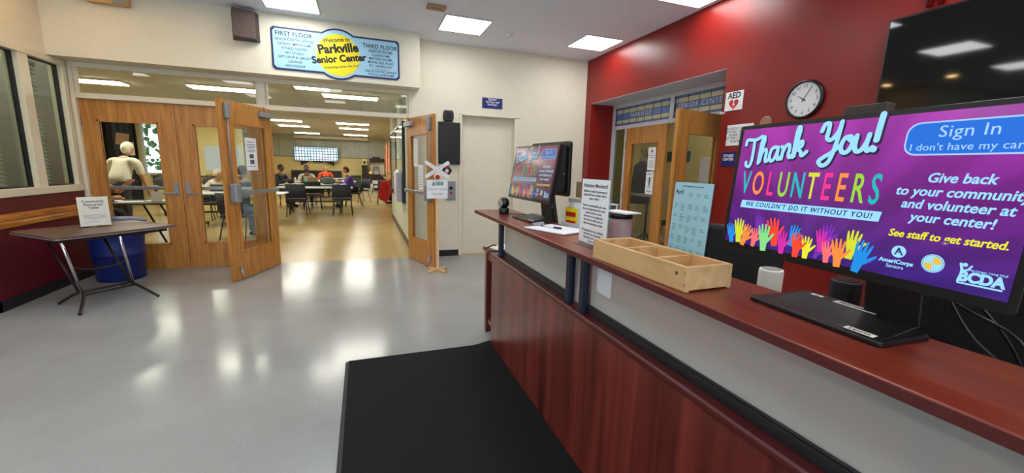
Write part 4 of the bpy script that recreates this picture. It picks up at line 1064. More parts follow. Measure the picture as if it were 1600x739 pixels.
MB().prism(circ(-.0, -.012, .262, 48), -.0155, -.014, 'xz').build('sun_disc', 'yellow', t)
text('heading', 'FIRST FLOOR', .072, 'ink', t, (-.515, -.0146, .178), xs=.95, space=1.05, bold=.018)
text('heading', 'THIRD FLOOR', .072, 'ink', t, (.525, -.0146, .150), xs=.92, space=1.05, bold=.018)
text('listing', 'SENIOR CENTER OFFICES\nDINING / MPR ROOM\nFITNESS CENTER\nART STUDIO\nGIFT SHOP & LIBRARY\nLOUNGE\nWOODSHOP', .0415, 'ink', t, (-.515, -.0146, -.045), line=1.25, xs=.93, bold=.014)
text('listing', 'EXERCISE ROOMS\nCLASSROOMS\nMEETING ROOMS\nMODEL RAIL ROAD\nB.C. GENEALOGY', .041, 'ink', t, (.53, -.0146, -.005), line=1.12, xs=.93, bold=.014)
text('listing', '2ND FLOOR REC. & PARKS\nTOTS & CLASSROOMS', .038, 'ink', t, (.53, -.0146, -.188), line=1.08, xs=.90, bold=.014)
MB().box(-.64, -.36, -.0150, -.014, .136, .140).box(.38, .65, -.0150, -.014, .108, .112).box(.40, .63, -.0150, -.014, -.138, -.134).build('rules', 'ink', t)
text('small_title', 'Welcome to', .068, 'ink', t, (-.02, -.0162, .175), rotz=R(9), bold=.025, xs=.95)
text('title', 'Parkville', .150, 'ink', t, (.0, -.0162, .070), rotz=R(9), bold=.042, xs=.98)
text('title', 'Senior Center', .118, 'ink', t, (.01, -.0162, -.055), rotz=R(9), bold=.042, xs=.98)
text('motto', '"Everything Under the Sun!"', .040, 'ink', t, (.03, -.0162, -.150), rotz=R(9), bold=.01, shear=.2)
t = thing('wall_speaker', 'brown cloth wall speaker on the soffit left of the welcome sign', 'speaker', (-1.293, 6.12, 3.055))
MB().prism([(-.145, 0), (.145, 0), (.125, -.10), (-.10, -.16)], -.165, .165, 'xy').build('cabinet', 'spkd', t, bevel=.006)
gr = MB(); gr.add([(-.098, -.163, -.15), (.122, -.105, -.15), (.122, -.105, .15), (-.098, -.163, .15), (-.098, -.168, -.15), (.122, -.110, -.15), (.122, -.110, .15), (-.098, -.168, .15)], [(0, 3, 2, 1), (4, 5, 6, 7), (0, 1, 5, 4), (1, 2, 6, 5), (2, 3, 7, 6), (3, 0, 4, 7)])
gr.build('cloth_grille', 'spk', t)
t = thing('emergency_light', 'emergency light box with two lamp heads high on the soffit', 'emergency light', (-2.56, 6.12, 3.16))
MB().box(-.20, .16, -.09, 0, -.055, .06).build('housing', 'amber', t, bevel=.006)
MB().box(.03, .15, -.098, -.09, -.05, .06).build('grey_cover', 'greyp', t, bevel=.004)
lh = MB().prism([(-.05, -.04), (.05, -.04), (.05, .06), (-.05, .06)], -.10, -.02, 'xz').build('lamp_head', 'whitep', t, loc=(-.245, -.03, .01), rot=(0, R(24), R(-25)), bevel=.008)
g = MB()
for k in range(4): g.box(-.045, .045, -.104, -.10, -.03 + k * .022, -.022 + k * .022)
g.build('lens_ribs', 'steel', lh)

t = thing('lift_sign', 'dark blue elevator sign on the cream wall over the steel door', 'sign', (1.963, YW, 2.443))
MB().box(-.168, .168, -.008, 0, -.08, .08).build('sign_plate', 'bluesign', t, bevel=.003)
text('lettering', 'Elevator\n1st Floor and\n3rd Floor', .042, 'white', t, (0, -.0086, .018), bold=.02, line=.95)
t = thing('wall_display', 'tall black display panel on the cream wall behind the open right door', 'display panel', (1.269, YW, 1.79))
MB().box(-.168, .168, -.05, 0, -.318, .318).build('casing', 'blackm', t, bevel=.004)
MB().box(-.160, .160, -.052, -.05, -.31, .31).build('screen', mat('dark display glass', (20, 14, 16), .35), t)
t = thing('alarm_strobe', 'rounded black alarm unit on the wall over the tall black display', 'alarm', (1.254, YW, 2.203))
MB().prism([(.075 * (1 if abs(c) < 1 else 1) * x, z) for x, z, c in ((-.86, -.082, 0), (.86, -.082, 0), (1.06, -.03, 0), (1.06, .03, 0), (.86, .082, 0), (-.86, .082, 0), (-1.06, .03, 0), (-1.06, -.03, 0))], -.06, 0, 'xz').build('housing', 'black', t, bevel=.012)
MB().prism(circ(0, 0, .035, 20), -.066, -.06, 'xz').build('grille', 'blackm', t)
t = thing('call_panel', 'steel lift call panel on the cream wall partly behind the paper sign', 'call panel', (1.296, YW, 1.07))
MB().box(-.075, .075, -.02, 0, -.16, .14).build('face_plate', 'steel', t, bevel=.004)
MB().prism(circ(.0, .03, .028, 18), -.026, -.02, 'xz').build('button', 'black', t); MB().prism(circ(.0, -.05, .02, 18), -.026, -.02, 'xz').build('button', 'redp', t)
t = thing('fire_sticker', 'diamond shaped red and black sticker over the lift call panel', 'sticker', (1.235, YW, 1.37))
MB().prism([(0, -.11), (.085, 0), (0, .11), (-.085, 0)], -.003, 0, 'xz').build('diamond', 'ink', t)
MB().prism([(.0, .03), (.04, .06), (.0, .10), (-.04, .06)], -.0038, -.003, 'xz').prism([(.0, -.03), (.04, -.06), (.0, -.10), (-.04, -.06)], -.0038, -.003, 'xz').build('red_shape', 'redink', t)
MB().prism(circ(0, 0, .03, 16), -.0044, -.003, 'xz').build('pale_centre', 'white', t)

# crossing sign on a wooden stick
t = thing('crossing_sign', 'home made railway crossing sign on a wooden stick by the right open door', 'sign stand', (.925, 5.50, 0), R(4))
MB().box(-.02, .02, -.01, .01, .035, 1.40).build('stick', 'pinez', t)
for a, z0 in ((8, 0), (98, .001)):
    bm_ = MB().box(-.16, .16, -.022, .022, 0, .032).build('foot_board', 'pine', t, rot=(0, 0, R(a + 20)), loc=(0, 0, z0), bevel=.002)
MB().lathe([(.008, 0), (.007, .003)], 10, T=Matrix.Translation((0, -.01, .13)) @ Matrix.Rotation(R(90), 4, 'X')).build('screw', 'steel', t)
for a, y in ((32, -.018), (-32, -.024)):
    bl = MB().prism(rrect(-.19, .19, -.024, .024, .012), y, y + .006, 'xz').build('cross_blade', 'white', t, loc=(0, 0, 1.395), rot=(0, R(a), 0), bevel=.001)
    text('lettering', 'RAILROAD CROSSING', .020, 'inkg', bl, (0, y - .0005, 0), space=1.2)
MB().lathe([(.045, 0), (.045, .012), (.03, .02)], 24, T=Matrix.Translation((.0, -.012, 1.30)) @ Matrix.Rotation(R(90), 4, 'X')).build('lamp_backing', 'white', t)
MB().ball((0, -.035, 1.30), (.033, .026, .033), 16).build('red_lamp', 'redp', t)
pp = MB().box(-.142, .142, -.0145, -.0125, 0, .25).build('paper_sign', 'white', t, loc=(0, 0, 1.01))
dr = MB()
for k in range(3): dr.box(-.02 + k * .035, .01 + k * .035, -.0155, -.0146, .175, .225)
dr.prism([(-.07, .17), (-.03, .17), (-.03, .20), (-.045, .225), (-.065, .21)], -.0155, -.0146, 'xz')
dr.build('printed_train', mat('faded teal print', (120, 150, 156), .6), pp)
text('lettering', 'Visit the Trains!', .040, mat('faded ink', (120, 126, 140), .6), pp, (0, -.0150, .125), shear=.25)
text('lettering', '* Room 308 *', .026, 'inkg', pp, (0, -.0150, .06), bold=.01)

# ================================================================== left corner: folding table, sign, bin
ang = R(50)
t = thing('folding_table', 'brown topped folding table by the maroon wall under the office window', 'folding table', (-2.53, 5.215, 0), ang)
Lx, Ly = .96, .78
tp = MB(); tp.prism(rrect(-Lx / 2, Lx / 2, -Ly / 2, Ly / 2, .045, 6), .722, .742); tp.build('table_top', 'brown', t, bevel=.004)
rm = MB(); o_ = rrect(-Lx / 2 - .002, Lx / 2 + .002, -Ly / 2 - .002, Ly / 2 + .002, .046, 6); rm.prism(o_, .716, .724); rm.build('edge_trim', 'alu', t)
MB().box(-.42, .42, -.32, -.29, .68, .716).box(-.42, .42, .29, .32, .68, .716).box(-.42, -.39, -.29, .29, .68, .716).box(.39, .42, -.29, .29, .68, .716).build('underframe', 'brownm', t)
for x, top, f1, f2 in ((-.24, (-.41, -.31), (-.387, -.369), (-.305, .177)), (.17, (.0, -.33), (.223, -.401), (.295, .36))):
    MB().tube([(top[0], top[1], .69), (x, -.10, .14)], .013, 10).build('leg', 'chrome', t)
    MB().tube([(top[0] + .10, .22, .69), (x, -.05, .14)], .012, 10).build('leg', 'brownm', t)
    MB().tube(catmull([(f1[0], f1[1], .014), (x, -.13, .13), (x, -.02, .13), (f2[0], f2[1], .014)], 6), .014, 10).build('foot', 'brownm', t)
for y, z in ((-.12, .12), (-.02, .13)): MB().tube([(-.24, y, z), (.17, y, z)], .011, 8).build('crossbar', 'brownm', t)
MB().tube(catmull([(-.30, -.20, .42), (-.2, -.2, .38), (.0, -.2, .38), (.09, -.20, .42)], 5), .009, 8).build('brace', 'brownm', t)
t, pp = upright_sign('resource_sign', 'white Community Resources Table notice standing on the brown folding table', (-2.585, 5.295, .743), R(41), .230, .295, .045, 'offw', [], [
    ('Community\nResources\nTable', 0, .222, .034, 'ink', 'CENTER', .012)], .03)
text('printed_text', 'Please help yourself to the brochures and\nflyers on this table. If you would like to\nadd information to this table, please see\nthe staff at the front desk first.', .0105, 'inkg', pp, (0, -.0066, .10), line=1.2)
text('printed_text', 'Thank you, Senior Center staff', .009, 'inkg', pp, (-.03, -.0066, .05))
t = thing('round_bin', 'round blue plastic bin behind the brown folding table', 'bin', (-2.80, 6.09, 0))
MB().lathe([(.215, 0), (.225, .01), (.235, .30), (.25, .31), (.25, .33), (.24, .34), (.262, .64), (.275, .65), (.275, .68), (.262, .69)], 40).build('body', 'blue', t)
MB().lathe([(.285, .68), (.285, .705), (.26, .715), (.22, .73), (.0005, .745)], 40).build('lid', 'blue', t)
for s_ in (-1, 1): MB().tube(catmull([(s_ * .26, -.09, .56), (s_ * .31, -.06, .56), (s_ * .31, .06, .56), (s_ * .26, .09, .56)]), .014, 8).build('handle', 'blue', t)
# ================================================================== DINING ROOM FURNITURE
def stack_chair(lab, loc, rz, grp='charcoal chairs of the dining room'):
    """front of the seat faces local +y"""
    t = thing('stacking_chair', lab, 'chair', loc, rz, grp)
    s_ = MB(); s_.prism(rrect(-.235, .235, -.21, .25, .06), .43, .475); s_.build('seat', 'chairb', t, bevel=.012)
    b_ = MB()
    for k in range(8):
        x0, x1 = -.235 + .47 * k / 8, -.235 + .47 * (k + 1) / 8
        c = lambda x: -.235 - .05 * (1 - (x / .235) ** 2)
        b_.add([(x0, c(x0), .52), (x1, c(x1), .52), (x1, c(x1) - .035, .87), (x0, c(x0) - .035, .87), (x0, c(x0) - .03, .52), (x1, c(x1) - .03, .52), (x1, c(x1) - .065, .87), (x0, c(x0) - .065, .87)],
               [(0, 1, 2, 3), (7, 6, 5, 4), (3, 2, 6, 7), (0, 4, 5, 1)] + ([(0, 3, 7, 4)] if k == 0 else []) + ([(1, 5, 6, 2)] if k == 7 else []), smooth=True)
    b_.build('backrest', 'chairb', t)
    for sx in (-1, 1):
        MB().tube([(sx * .22, .20, .44), (sx * .25, .27, 0)], .011, 8).build('leg', 'black', t)
        MB().tube([(sx * .22, -.16, .44), (sx * .25, -.27, 0)], .011, 8).build('leg', 'black', t)
        MB().tube([(sx * .235, -.18, .44), (sx * .24, -.25, .56), (sx * .225, -.275, .80)], .011, 8).build('back_post', 'black', t)
    MB().tube([(-.22, -.12, .43), (.22, -.12, .43)], .011, 8).build('seat_rail', 'black', t)
    return t
ch0 = stack_chair('left one of the two empty charcoal chairs backing onto the doorway', (-1.70, 12.28, 0), 0)
def chair(lab, loc, rz): return dup(ch0, (loc[0], loc[1], 0), rz, lab)
chair('right one of the two empty charcoal chairs backing onto the doorway', (-.58, 12.33), 0)
chair('charcoal chair between the first and second table, under the paper bag', (-1.52, 14.0), R(8))
chair('chair of the man in the dark jacket at the left table end', (-2.58, 15.0), R(235))
chair('chair of the man in the beige shirt behind the second table', (-1.83, 15.62), R(185))
chair('chair of the person in purple at the right table end', (-.34, 14.9), R(95))
chair('chair of the person in the orange shirt', (-1.5, 19.0), R(370))
chair('charcoal chair beyond the person in red at the room corner', (.62, 20.8), R(-90))
chair('charcoal chair tucked behind the left closed door glass', (-3.2, 11.15), R(175))
chair('chair with the red coat over its back at the corridor wall end', (.70, 15.40), 0)
chair('chair of the person with the red jacket', (1.32, 15.85), R(95))
chair('chair of the person in navy seen through the open left door', (-2.15, 8.72), R(335))
chair('chair of the person raising a hand behind the left door glass', (-4.42, 8.88), R(260))
chair('chair of the person in the floral top behind the second door glass', (-3.75, 11.9), R(280))
chair('empty charcoal chair right of the second table, legs towards the aisle', (-.12, 16.4), R(120))

def nest_table(lab, loc, rz, L=2.0, W=.75, x_casters=True):
    t = thing('folding_leg_table', lab, 'table', loc, rz, 'grey topped wheeled tables')
    MB().prism(rrect(-L / 2, L / 2, -W / 2, W / 2, .06), .715, .742).build('table_top', 'ttop', t, bevel=.006)
    MB().prism(rrect(-L / 2 - .002, L / 2 + .002, -W / 2 - .002, W / 2 + .002, .062), .712, .722).build('edge_band', 'black', t)
    for s_ in (-1, 1):
        x = s_ * (L / 2 - .35)
        MB().box(x - .03, x + .03, -.03, .03, .08, .712).build('column', 'black', t, bevel=.004)
        MB().prism([(-.30, .05), (.30, .05), (.30, .075), (.0, .11), (-.30, .075)], x - .025, x + .025, 'yz').build('foot_bar', 'black', t)
        MB().box(x - .03, x + .03, -.25, .25, .69, .712).build('top_bracket', 'black', t)
        for y in (-.28, .28):
            MB().lathe([(.028, -.014), (.028, .014)], 14, T=Matrix.Translation((x, y, .028)) @ Matrix.Rotation(R(90), 4, 'Y')).build('caster', 'black', t)
    MB().box(-L / 2 + .35, L / 2 - .35, -.015, .015, .30, .34).build('cross_beam', 'black', t)
    return t
tb0 = nest_table('first grey topped table in the dining room, between the two empty chairs', (-1.32, 13.05, 0), 0)
dup(tb0, (-1.50, 14.78, 0), 0, 'second grey topped table, with bags and people seated round it')
dup(tb0, (-1.3, 17.6, 0), 0, 'third grey topped table behind the seated men')
dup(tb0, (-1.5, 20.6, 0), 0, 'farthest grey topped table below the wall screen')
dup(tb0, (-2.68, 10.55, 0), 0, 'grey topped table whose rounded end shows past the open left door')
dup(tb0, (-4.15, 13.0, 0), 0, 'grey topped table with bags behind the second door glass')
t = thing('craft_table', 'dark topped folding table with papers behind the left door glass', 'table', (-3.75, 8.35, 0))
MB().prism(rrect(-.92, .92, -.36, .36, .05), .715, .742).build('table_top', 'darkrail', t, bevel=.004)
for s_ in (-1, 1):
    for q in (-1, 1): MB().tube([(s_ * .42, q * .26, .715), (s_ * .72, q * .30, 0)], .016, 8).build('leg', 'black', t)
    MB().tube([(s_ * .60, -.28, .30), (s_ * .60, .28, .30)], .011, 8).build('crossbar', 'black', t)
for k, (x, y, w2, h2, rz, m_, lab) in enumerate(((-3.55, 8.25, .30, .22, .3, 'white', 'white paper sheet on the dark craft table, in front'), (-3.25, 8.45, .34, .24, -.2, 'offw', 'cream papers on the right part of the dark craft table'), (-3.9, 8.45, .28, .2, .1, 'white', 'white sheet near the standing man on the craft table'))):
    p = MB().box(-w2 / 2, w2 / 2, -h2 / 2, h2 / 2, 0, .006).build('paper_sheet', m_, loc=(x, y, .7425), rot=(0, 0, rz)); tag(p, lab, 'paper', 'papers on the craft table')
t = thing('folded_card', 'standing white card on the craft table behind the door glass', 'card', (-3.22, 8.28, .743), R(20))
MB().prism([(-.06, 0), (-.054, 0), (.0, .15), (.054, 0), (.06, 0), (.0, .165)], -.07, .07, 'yz').build('card', 'white', t)
t = thing('craft_tray', 'dark red tray of supplies on the craft table', 'tray', (-3.95, 8.12, .743), R(5))
MB().prism(rrect(-.22, .22, -.09, .09, .02), 0, .05).build('tray', mat('dark red tray', (96, 34, 40), .5), t, bevel=.004)
for k in range(5): MB().tube([(-.16 + k * .08, 0, .05), (-.14 + k * .08, .02, .12)], .012, 8).build('bottle', ('blue', 'inkg', 'redp', 'greyp', 'khaki')[k], t)

# ------------------------------------------------------------------ people
def skin(V, E, rad, sub=2):
    me = bpy.data.meshes.new('tmp'); me.from_pydata(V, E, [])
    o = bpy.data.objects.new('tmp', me); COL.objects.link(o)
    sk = o.modifiers.new('s', 'SKIN'); sk.branch_smoothing = .6; sk.use_smooth_shade = True
    ly = me.skin_vertices[0].data if me.skin_vertices else None
    if ly is None:
        bm = bmesh.new(); bm.from_mesh(me); bm.verts.layers.skin.verify(); bm.to_mesh(me); bm.free(); ly = me.skin_vertices[0].data
    for k, r in enumerate(rad):
        ly[k].radius = r if isinstance(r, tuple) else (r, r); ly[k].use_root = (k == 0)
    sb = o.modifiers.new('b', 'SUBSURF'); sb.levels = sub; sb.render_levels = sub
    bpy.context.view_layer.update()
    dg = bpy.context.evaluated_depsgraph_get(); ev = o.evaluated_get(dg); m2 = ev.to_mesh()
    vs = [tuple(v.co) for v in m2.vertices]; fs = [list(p.vertices) for p in m2.polygons]
    ev.to_mesh_clear(); bpy.data.objects.remove(o); bpy.data.meshes.remove(me)
    return vs, fs
def person(lab, loc, rz, sit=True, lean=0.0, armL=None, armR=None, skinm='skinl', hair='hairk', hair_len=0, shirt='darkcloth', sleeve=1.0, pants='darkcloth', head_turn=0.0, head_tilt=0.0, glasses=False, scale=1.0, grp=None, bulk=1.0):
    """front faces local -y; arms give elbow and wrist relative to the shoulder"""
    t = thing('person', lab, 'person', loc, rz, grp)
    t.scale = (scale,) * 3
    zp = .56 if sit else .93
    Tl = Matrix.Translation((0, 0, zp)) @ Matrix.Rotation(lean, 4, 'X')
    def U(x, y, z): return tuple(Tl @ Vector((x, y, z)))
    pel = U(0, 0, 0); bel = U(0, -.01, .16); che = U(0, -.005, .33); nkb = U(0, .0, .47); nk = U(0, -.012, .56)
    out = {}
    for s_, a in ((-1, armR), (1, armL)):
        sh = Vector(U(s_ * .185 * bulk, 0, .435))
        a = a or ((.04, .02, -.28), (.06, -.06, -.52))
        e = sh + Vector((s_ * a[0][0], a[0][1], a[0][2])); wv = sh + Vector((s_ * a[1][0], a[1][1], a[1][2]))
        h_ = Vector((s_ * .09, 0, zp - .03)) if not sit else Vector((s_ * .095, 0, zp - .01))
        if sit: kn = Vector((s_ * .12, -.42, .50)); an = Vector((s_ * .12, -.40, .085)); to = Vector((s_ * .13, -.56, .03))
        else: kn = Vector((s_ * .10, -.015, .49)); an = Vector((s_ * .10, .02, .085)); to = Vector((s_ * .12, -.14, .03))
        out[s_] = (sh, e, wv, h_, kn, an, to)
    V = [pel, bel, che, nkb, nk]; E = [(0, 1), (1, 2), (2, 3), (3, 4)]
    rd = [(.125 * bulk, .11), (.13 * bulk, .11), (.14 * bulk, .105), (.075, .07), (.052, .052)]
    for s_ in (-1, 1):
        sh, e, wv, h_, kn, an, to = out[s_]; b0 = len(V)
        V += [tuple(sh), tuple(e), tuple(wv)]; E += [(3, b0), (b0, b0 + 1), (b0 + 1, b0 + 2)]; rd += [.056, .043, .028]
        V += [tuple(h_), tuple(kn), tuple(an), tuple(to)]; E += [(0, b0 + 3), (b0 + 3, b0 + 4), (b0 + 4, b0 + 5), (b0 + 5, b0 + 6)]; rd += [.085, .058, .04, .03]
    mb = MB(); vs, fs = skin(V, E, rd); mb.add(vs, fs, 0, smooth=True)
    # head: skull, jaw, nose, ears, eyes, mouth in the same mesh
    Th = Matrix.Translation(Vector(nk) + Vector((0, 0, .0))) @ Matrix.Rotation(lean * .4 + head_tilt, 4, 'X') @ Matrix.Rotation(head_turn, 4, 'Z') @ Matrix.Translation((0, -.015, .125))
    hv = MB(); hv.ball((0, 0, 0), (.074, .094, .115), 20)
    def shape(v):
        x, y, z = v
        if z < -.02: k = (-.02 - z) / .095; x *= 1 - .30 * k; y = y * (1 - .22 * k) - .014 * k
        return (x, y, z)
    hv.v = [shape(v) for v in hv.v]; mb.add(hv.v, hv.f, 0, Th, True)
    mb.add(*(lambda q: (q.v, q.f))(MB().tube([(0, -.088, .02), (0, -.106, -.018), (0, -.098, -.028)], [.007, .014, .010], 8)), 0, Th, True)
    for s_ in (-1, 1):
        q = MB().ball((s_ * .074, .008, -.002), (.011, .020, .032), 8); mb.add(q.v, q.f, 0, Th, True)
        q = MB().ball((s_ * .030, -.0815, .016), (.013, .009, .008), 8); mb.add(q.v, q.f, 1, Th, True)
        q = MB().tube([(s_ * .015, -.090, .034), (s_ * .046, -.080, .036)], .0045, 6); mb.add(q.v, q.f, 2, Th, True)
    q = MB().tube([(-.024, -.083, -.054), (0, -.090, -.056), (.024, -.083, -.054)], .006, 6); mb.add(q.v, q.f, 3, Th, True)
    # hands: palm, four unequal fingers, thumb
    for s_ in (-1, 1):
        sh, e, wv = out[s_][:3]; d = (wv - e).normalized()
        side = d.cross(Vector((0, 0, 1)));
        if side.length < .2: side = Vector((1, 0, 0))
        side.normalize(); nrm = side.cross(d).normalized()
        p0 = wv; p1 = wv + d * .085
        mb.tube([p0 - d * .01, p0 + d * .03, p1], [.028, .036, .034], 10)
        for k, l in enumerate((.062, .074, .070, .052)):
            b0 = p1 + side * (-.030 + .020 * k) - d * .006
            mb.tube([b0, b0 + d * l * .5 - nrm * .008, b0 + d * l * .85 - nrm * .028], [.0095, .0088, .0065], 7)
        b0 = p0 + d * .02 - side * .03 * s_
        mb.tube([b0, b0 - side * s_ * .026 + d * .03, b0 - side * s_ * .028 + d * .062 - nrm * .008], [.013, .011, .008], 7)
    mb.build('body', [skinm, 'white', skinm if hair == 'none' else hair, 'tan'], t)
    # hair
    hr = MB(); hb = MB().ball((0, 0, 0), (.081, .101, .121), 20)
    keep = []
    for v in hb.v:
        x, y, z = v; lim = .035 if y < -.02 else (-.055 - hair_len)
        if z < lim: z = lim - (lim - z) * .05; 
        if y < -.055 and z < .06: y = -.055
        keep.append((x * (1 if z > lim else .97), y + (.006 if y > 0 else 0), z))
    if hair != 'none':
        hr.add(keep, hb.f, 0, Th @ Matrix.Translation((0, .010, .010)), True); hr.build('hair', hair, t)
    # shirt
    V = [U(0, 0, -.02), bel, che, U(0, 0, .48)]; E = [(0, 1), (1, 2), (2, 3)]; rd = [(.150 * bulk, .13), (.155 * bulk, .135), (.16 * bulk, .125), (.082, .078)]
    for s_ in (-1, 1):
        sh, e, wv = out[s_][:3]; b0 = len(V)
        end = e.lerp(wv, .9) if sleeve >= 1 else sh.lerp(e, .92)
        if sleeve >= 1: V += [tuple(sh), tuple(e), tuple(end)]; E += [(3, b0), (b0, b0 + 1), (b0 + 1, b0 + 2)]; rd += [.074, .058, .044]
        else: V += [tuple(sh), tuple(end)]; E += [(3, b0), (b0, b0 + 1)]; rd += [.076, .064]
    q = MB(); vs, fs = skin(V, E, rd); q.add(vs, fs, 0, smooth=True); q.build('shirt', shirt, t)
    V = [U(0, 0, .02)]; E = []; rd = [(.142 * bulk, .125)]
    for s_ in (-1, 1):
        h_, kn, an = out[s_][3:6]; b0 = len(V)
        V += [tuple(h_), tuple(kn), tuple(an)]; E += [(0, b0), (b0, b0 + 1), (b0 + 1, b0 + 2)]; rd += [.102, .074, .058]
    q = MB(); vs, fs = skin(V, E, rd); q.add(vs, fs, 0, smooth=True); q.build('trousers', pants, t)
    for s_ in (-1, 1):
        an, to = out[s_][5:7]
        MB().tube([(an.x, an.y + .05, .045), (an.x, an.y, .05), (to.x, to.y + .03, .042), (to.x, to.y - .03, .034)], [.036, .046, .042, .028], 10).build('shoe', 'shoe', t)
    if glasses:
        g = MB()
        for s_ in (-1, 1):
            c = [Th @ Vector((s_ * .033 + .024 * math.cos(a), -.098, .014 + .019 * math.sin(a))) for a in [2 * PI * k / 12 for k in range(13)]]
            g.tube(c, .003, 6); g.tube([Th @ Vector((s_ * .057, -.096, .018)), Th @ Vector((s_ * .078, .0, .018))], .003, 6)
        g.tube([Th @ Vector((-.010, -.1, .018)), Th @ Vector((.010, -.1, .018))], .003, 6); g.build('glasses', 'black', t)
    return t
# standing man behind the left door glass, seen from behind
person('white haired person in an ivory top seen from behind through the left door glass', (-4.27, 9.56, 0), R(160), sit=False, lean=R(22), hair='hairw', hair_len=.045, shirt='creamcloth', sleeve=.5, pants='plaid',
       armL=((.05, -.03, -.28), (.04, -.12, -.50)), armR=((.05, -.03, -.28), (.04, -.12, -.50)), head_tilt=R(10), scale=1.03, bulk=1.28)
person('seated person with a raised hand at the dark craft table behind the left door', (-4.42, 8.88, 0), R(80), hair='hairb', shirt='tan', sleeve=.5, lean=R(14),
       armL=((.08, -.22, -.14), (.02, -.40, .02)), armR=((.06, -.2, -.2), (-.02, -.42, -.2)))
person('person in navy jacket and jeans seated behind the open left door glass', (-2.15, 8.72, 0), R(155), shirt='navycloth', pants='jeans', hair='hairb', lean=R(10), armL=((.04, -.14, -.24), (0, -.38, -.2)), armR=((.04, -.14, -.24), (0, -.38, -.2)))
person('person in a floral top bent forward behind the second door glass', (-3.75, 11.9, 0), R(100), shirt='floral', pants='darkcloth', hair='hairw', lean=R(38), armL=((.05, -.2, -.2), (0, -.38, -.16)), armR=((.05, -.2, -.2), (0, -.38, -.16)))
person('man in a black jacket and glasses seated at the left end of the second table', (-2.58, 15.0, 0), R(55), skinm='skind', shirt='darkcloth', hair='hairk', glasses=True, lean=R(8), armL=((.05, -.16, -.24), (-.05, -.38, -.10)), armR=((.05, -.16, -.24), (-.05, -.40, -.12)))
person('man in a beige shirt facing the doorway behind the second table', (-1.83, 15.62, 0), R(5), skinm='skind', shirt='beigecloth', hair='hairk', lean=R(10), armL=((.08, -.16, -.24), (-.04, -.36, -.2)), armR=((.08, -.16, -.24), (-.04, -.36, -.2)))
person('bald person in an orange shirt bent over behind the second table', (-1.5, 19.0, 0), R(190), shirt='orange', hair='none', sleeve=.5, lean=R(14), head_tilt=R(30), bulk=1.2)
person('person in a purple and blue jacket facing left at the second table', (-.34, 14.9, 0), R(-85), shirt='purple', hair='hairb', hair_len=.04, lean=R(16), head_tilt=R(12), armL=((.05, -.14, -.24), (0, -.32, -.14)), armR=((.05, -.14, -.24), (0, -.32, -.14)))
person('person in a red top leaning forward, half hidden by the corridor wall', (1.32, 15.85, 0), R(-85), shirt='redcloth', hair='hairb', lean=R(28), sleeve=.5, armL=((.05, -.18, -.2), (.0, -.36, -.04)), armR=((.10, -.22, -.12), (.02, -.38, .04)))
t = thing('red_coat', 'red coat hung over a chair back at the corridor wall end', 'coat', (.70, 15.02, .02), 0)
cv = MB()
prof = [(-.16, .82), (-.20, .60), (-.24, .35), (-.20, .20), (.02, .08), (.10, .18), (.20, .40), (.18, .70), (.14, .84)]
cv.prism(prof, -.02, .02, 'xz'); cv.prism([(-.10, .82), (-.14, .5), (-.05, .25), (.05, .3), (.08, .8)], -.045, -.02, 'xz')
cv.build('coat_body', 'redcloth', t, bevel=.012)
MB().tube(catmull([(.10, -.03, .80), (.15, -.05, .6), (.12, -.05, .38)]), [.05] * 14 + [.04], 10).build('sleeve', 'redcloth', t)

# things on the second table and round it
Z2 = .7425
t = thing('paper_bag', 'brown paper bag on the second dining table', 'bag', (-1.55, 14.62, Z2), R(4))
bg_ = MB(); bg_.prism([(-.15, 0), (.15, 0), (.158, .20), (.142, .23), (-.145, .235), (-.156, .20)], -.06, .06, 'xz'); bg_.build('bag_body', 'kraft', t, bevel=.004)
MB().tube(catmull([(-.05, 0, .22), (-.03, 0, .27), (.03, 0, .27), (.05, 0, .22)]), .004, 6).build('handle', 'kraft', t)
t = thing('tote_bag', 'grey green soft bag slumped on the second table right of the paper bag', 'bag', (-1.11, 14.70, Z2), R(-4))
tb = MB().ball((0, 0, .115), (.24, .13, .125), 20); tb.v = [(x, y, max(0, z)) for x, y, z in tb.v]; tb.build('bag_body', mat('grey green cloth', (96, 112, 104), .8, var=.4, scale=14), t)
MB().tube(catmull([(-.12, -.06, .19), (-.08, -.1, .26), (.06, -.1, .26), (.12, -.05, .19)]), .010, 6).build('strap', 'chairb', t)
def bottle(lab, loc, m_, h_=.22):
    t = thing('bottle', lab, 'bottle', loc, 0, 'bottles on the second table')
    MB().lathe([(.03, 0), (.034, .01), (.034, h_ * .65), (.014, h_ * .85), (.014, h_ * .93)], 16).build('body', m_, t)
    MB().lathe([(.016, h_ * .93), (.016, h_)], 12).build('cap', 'whitep', t)
bottle('clear water bottle in front of the man with glasses', (-2.05, 14.62, Z2), 'whitep')
bottle('second pale bottle by the man in the beige shirt', (-1.92, 14.9, Z2), 'acrylic', .20)
t = thing('carton_box', 'mint green carton beside the paper bag on the second table', 'carton', (-1.74, 14.60, Z2)); MB().box(-.045, .045, -.03, .03, 0, .20).build('body', mat('mint carton', (150, 206, 180), .5), t, bevel=.002); MB().box(-.02, .02, -.01, .01, .20, .215).build('cap', 'white', t)
for x, y, lab in ((-.72, 14.52, 'open white book in front of the person in purple'), (-1.25, 15.0, 'white papers on the second table behind the soft bag')):
    p = MB().prism([(-.17, .0), (.17, .0), (.15, .035), (.02, .02), (0, .008), (-.02, .02), (-.15, .04)], -.11, .11, 'xz').build('open_book', 'white', loc=(x, y, Z2 + .0005), rot=(0, 0, .3)); tag(p, lab, 'book')
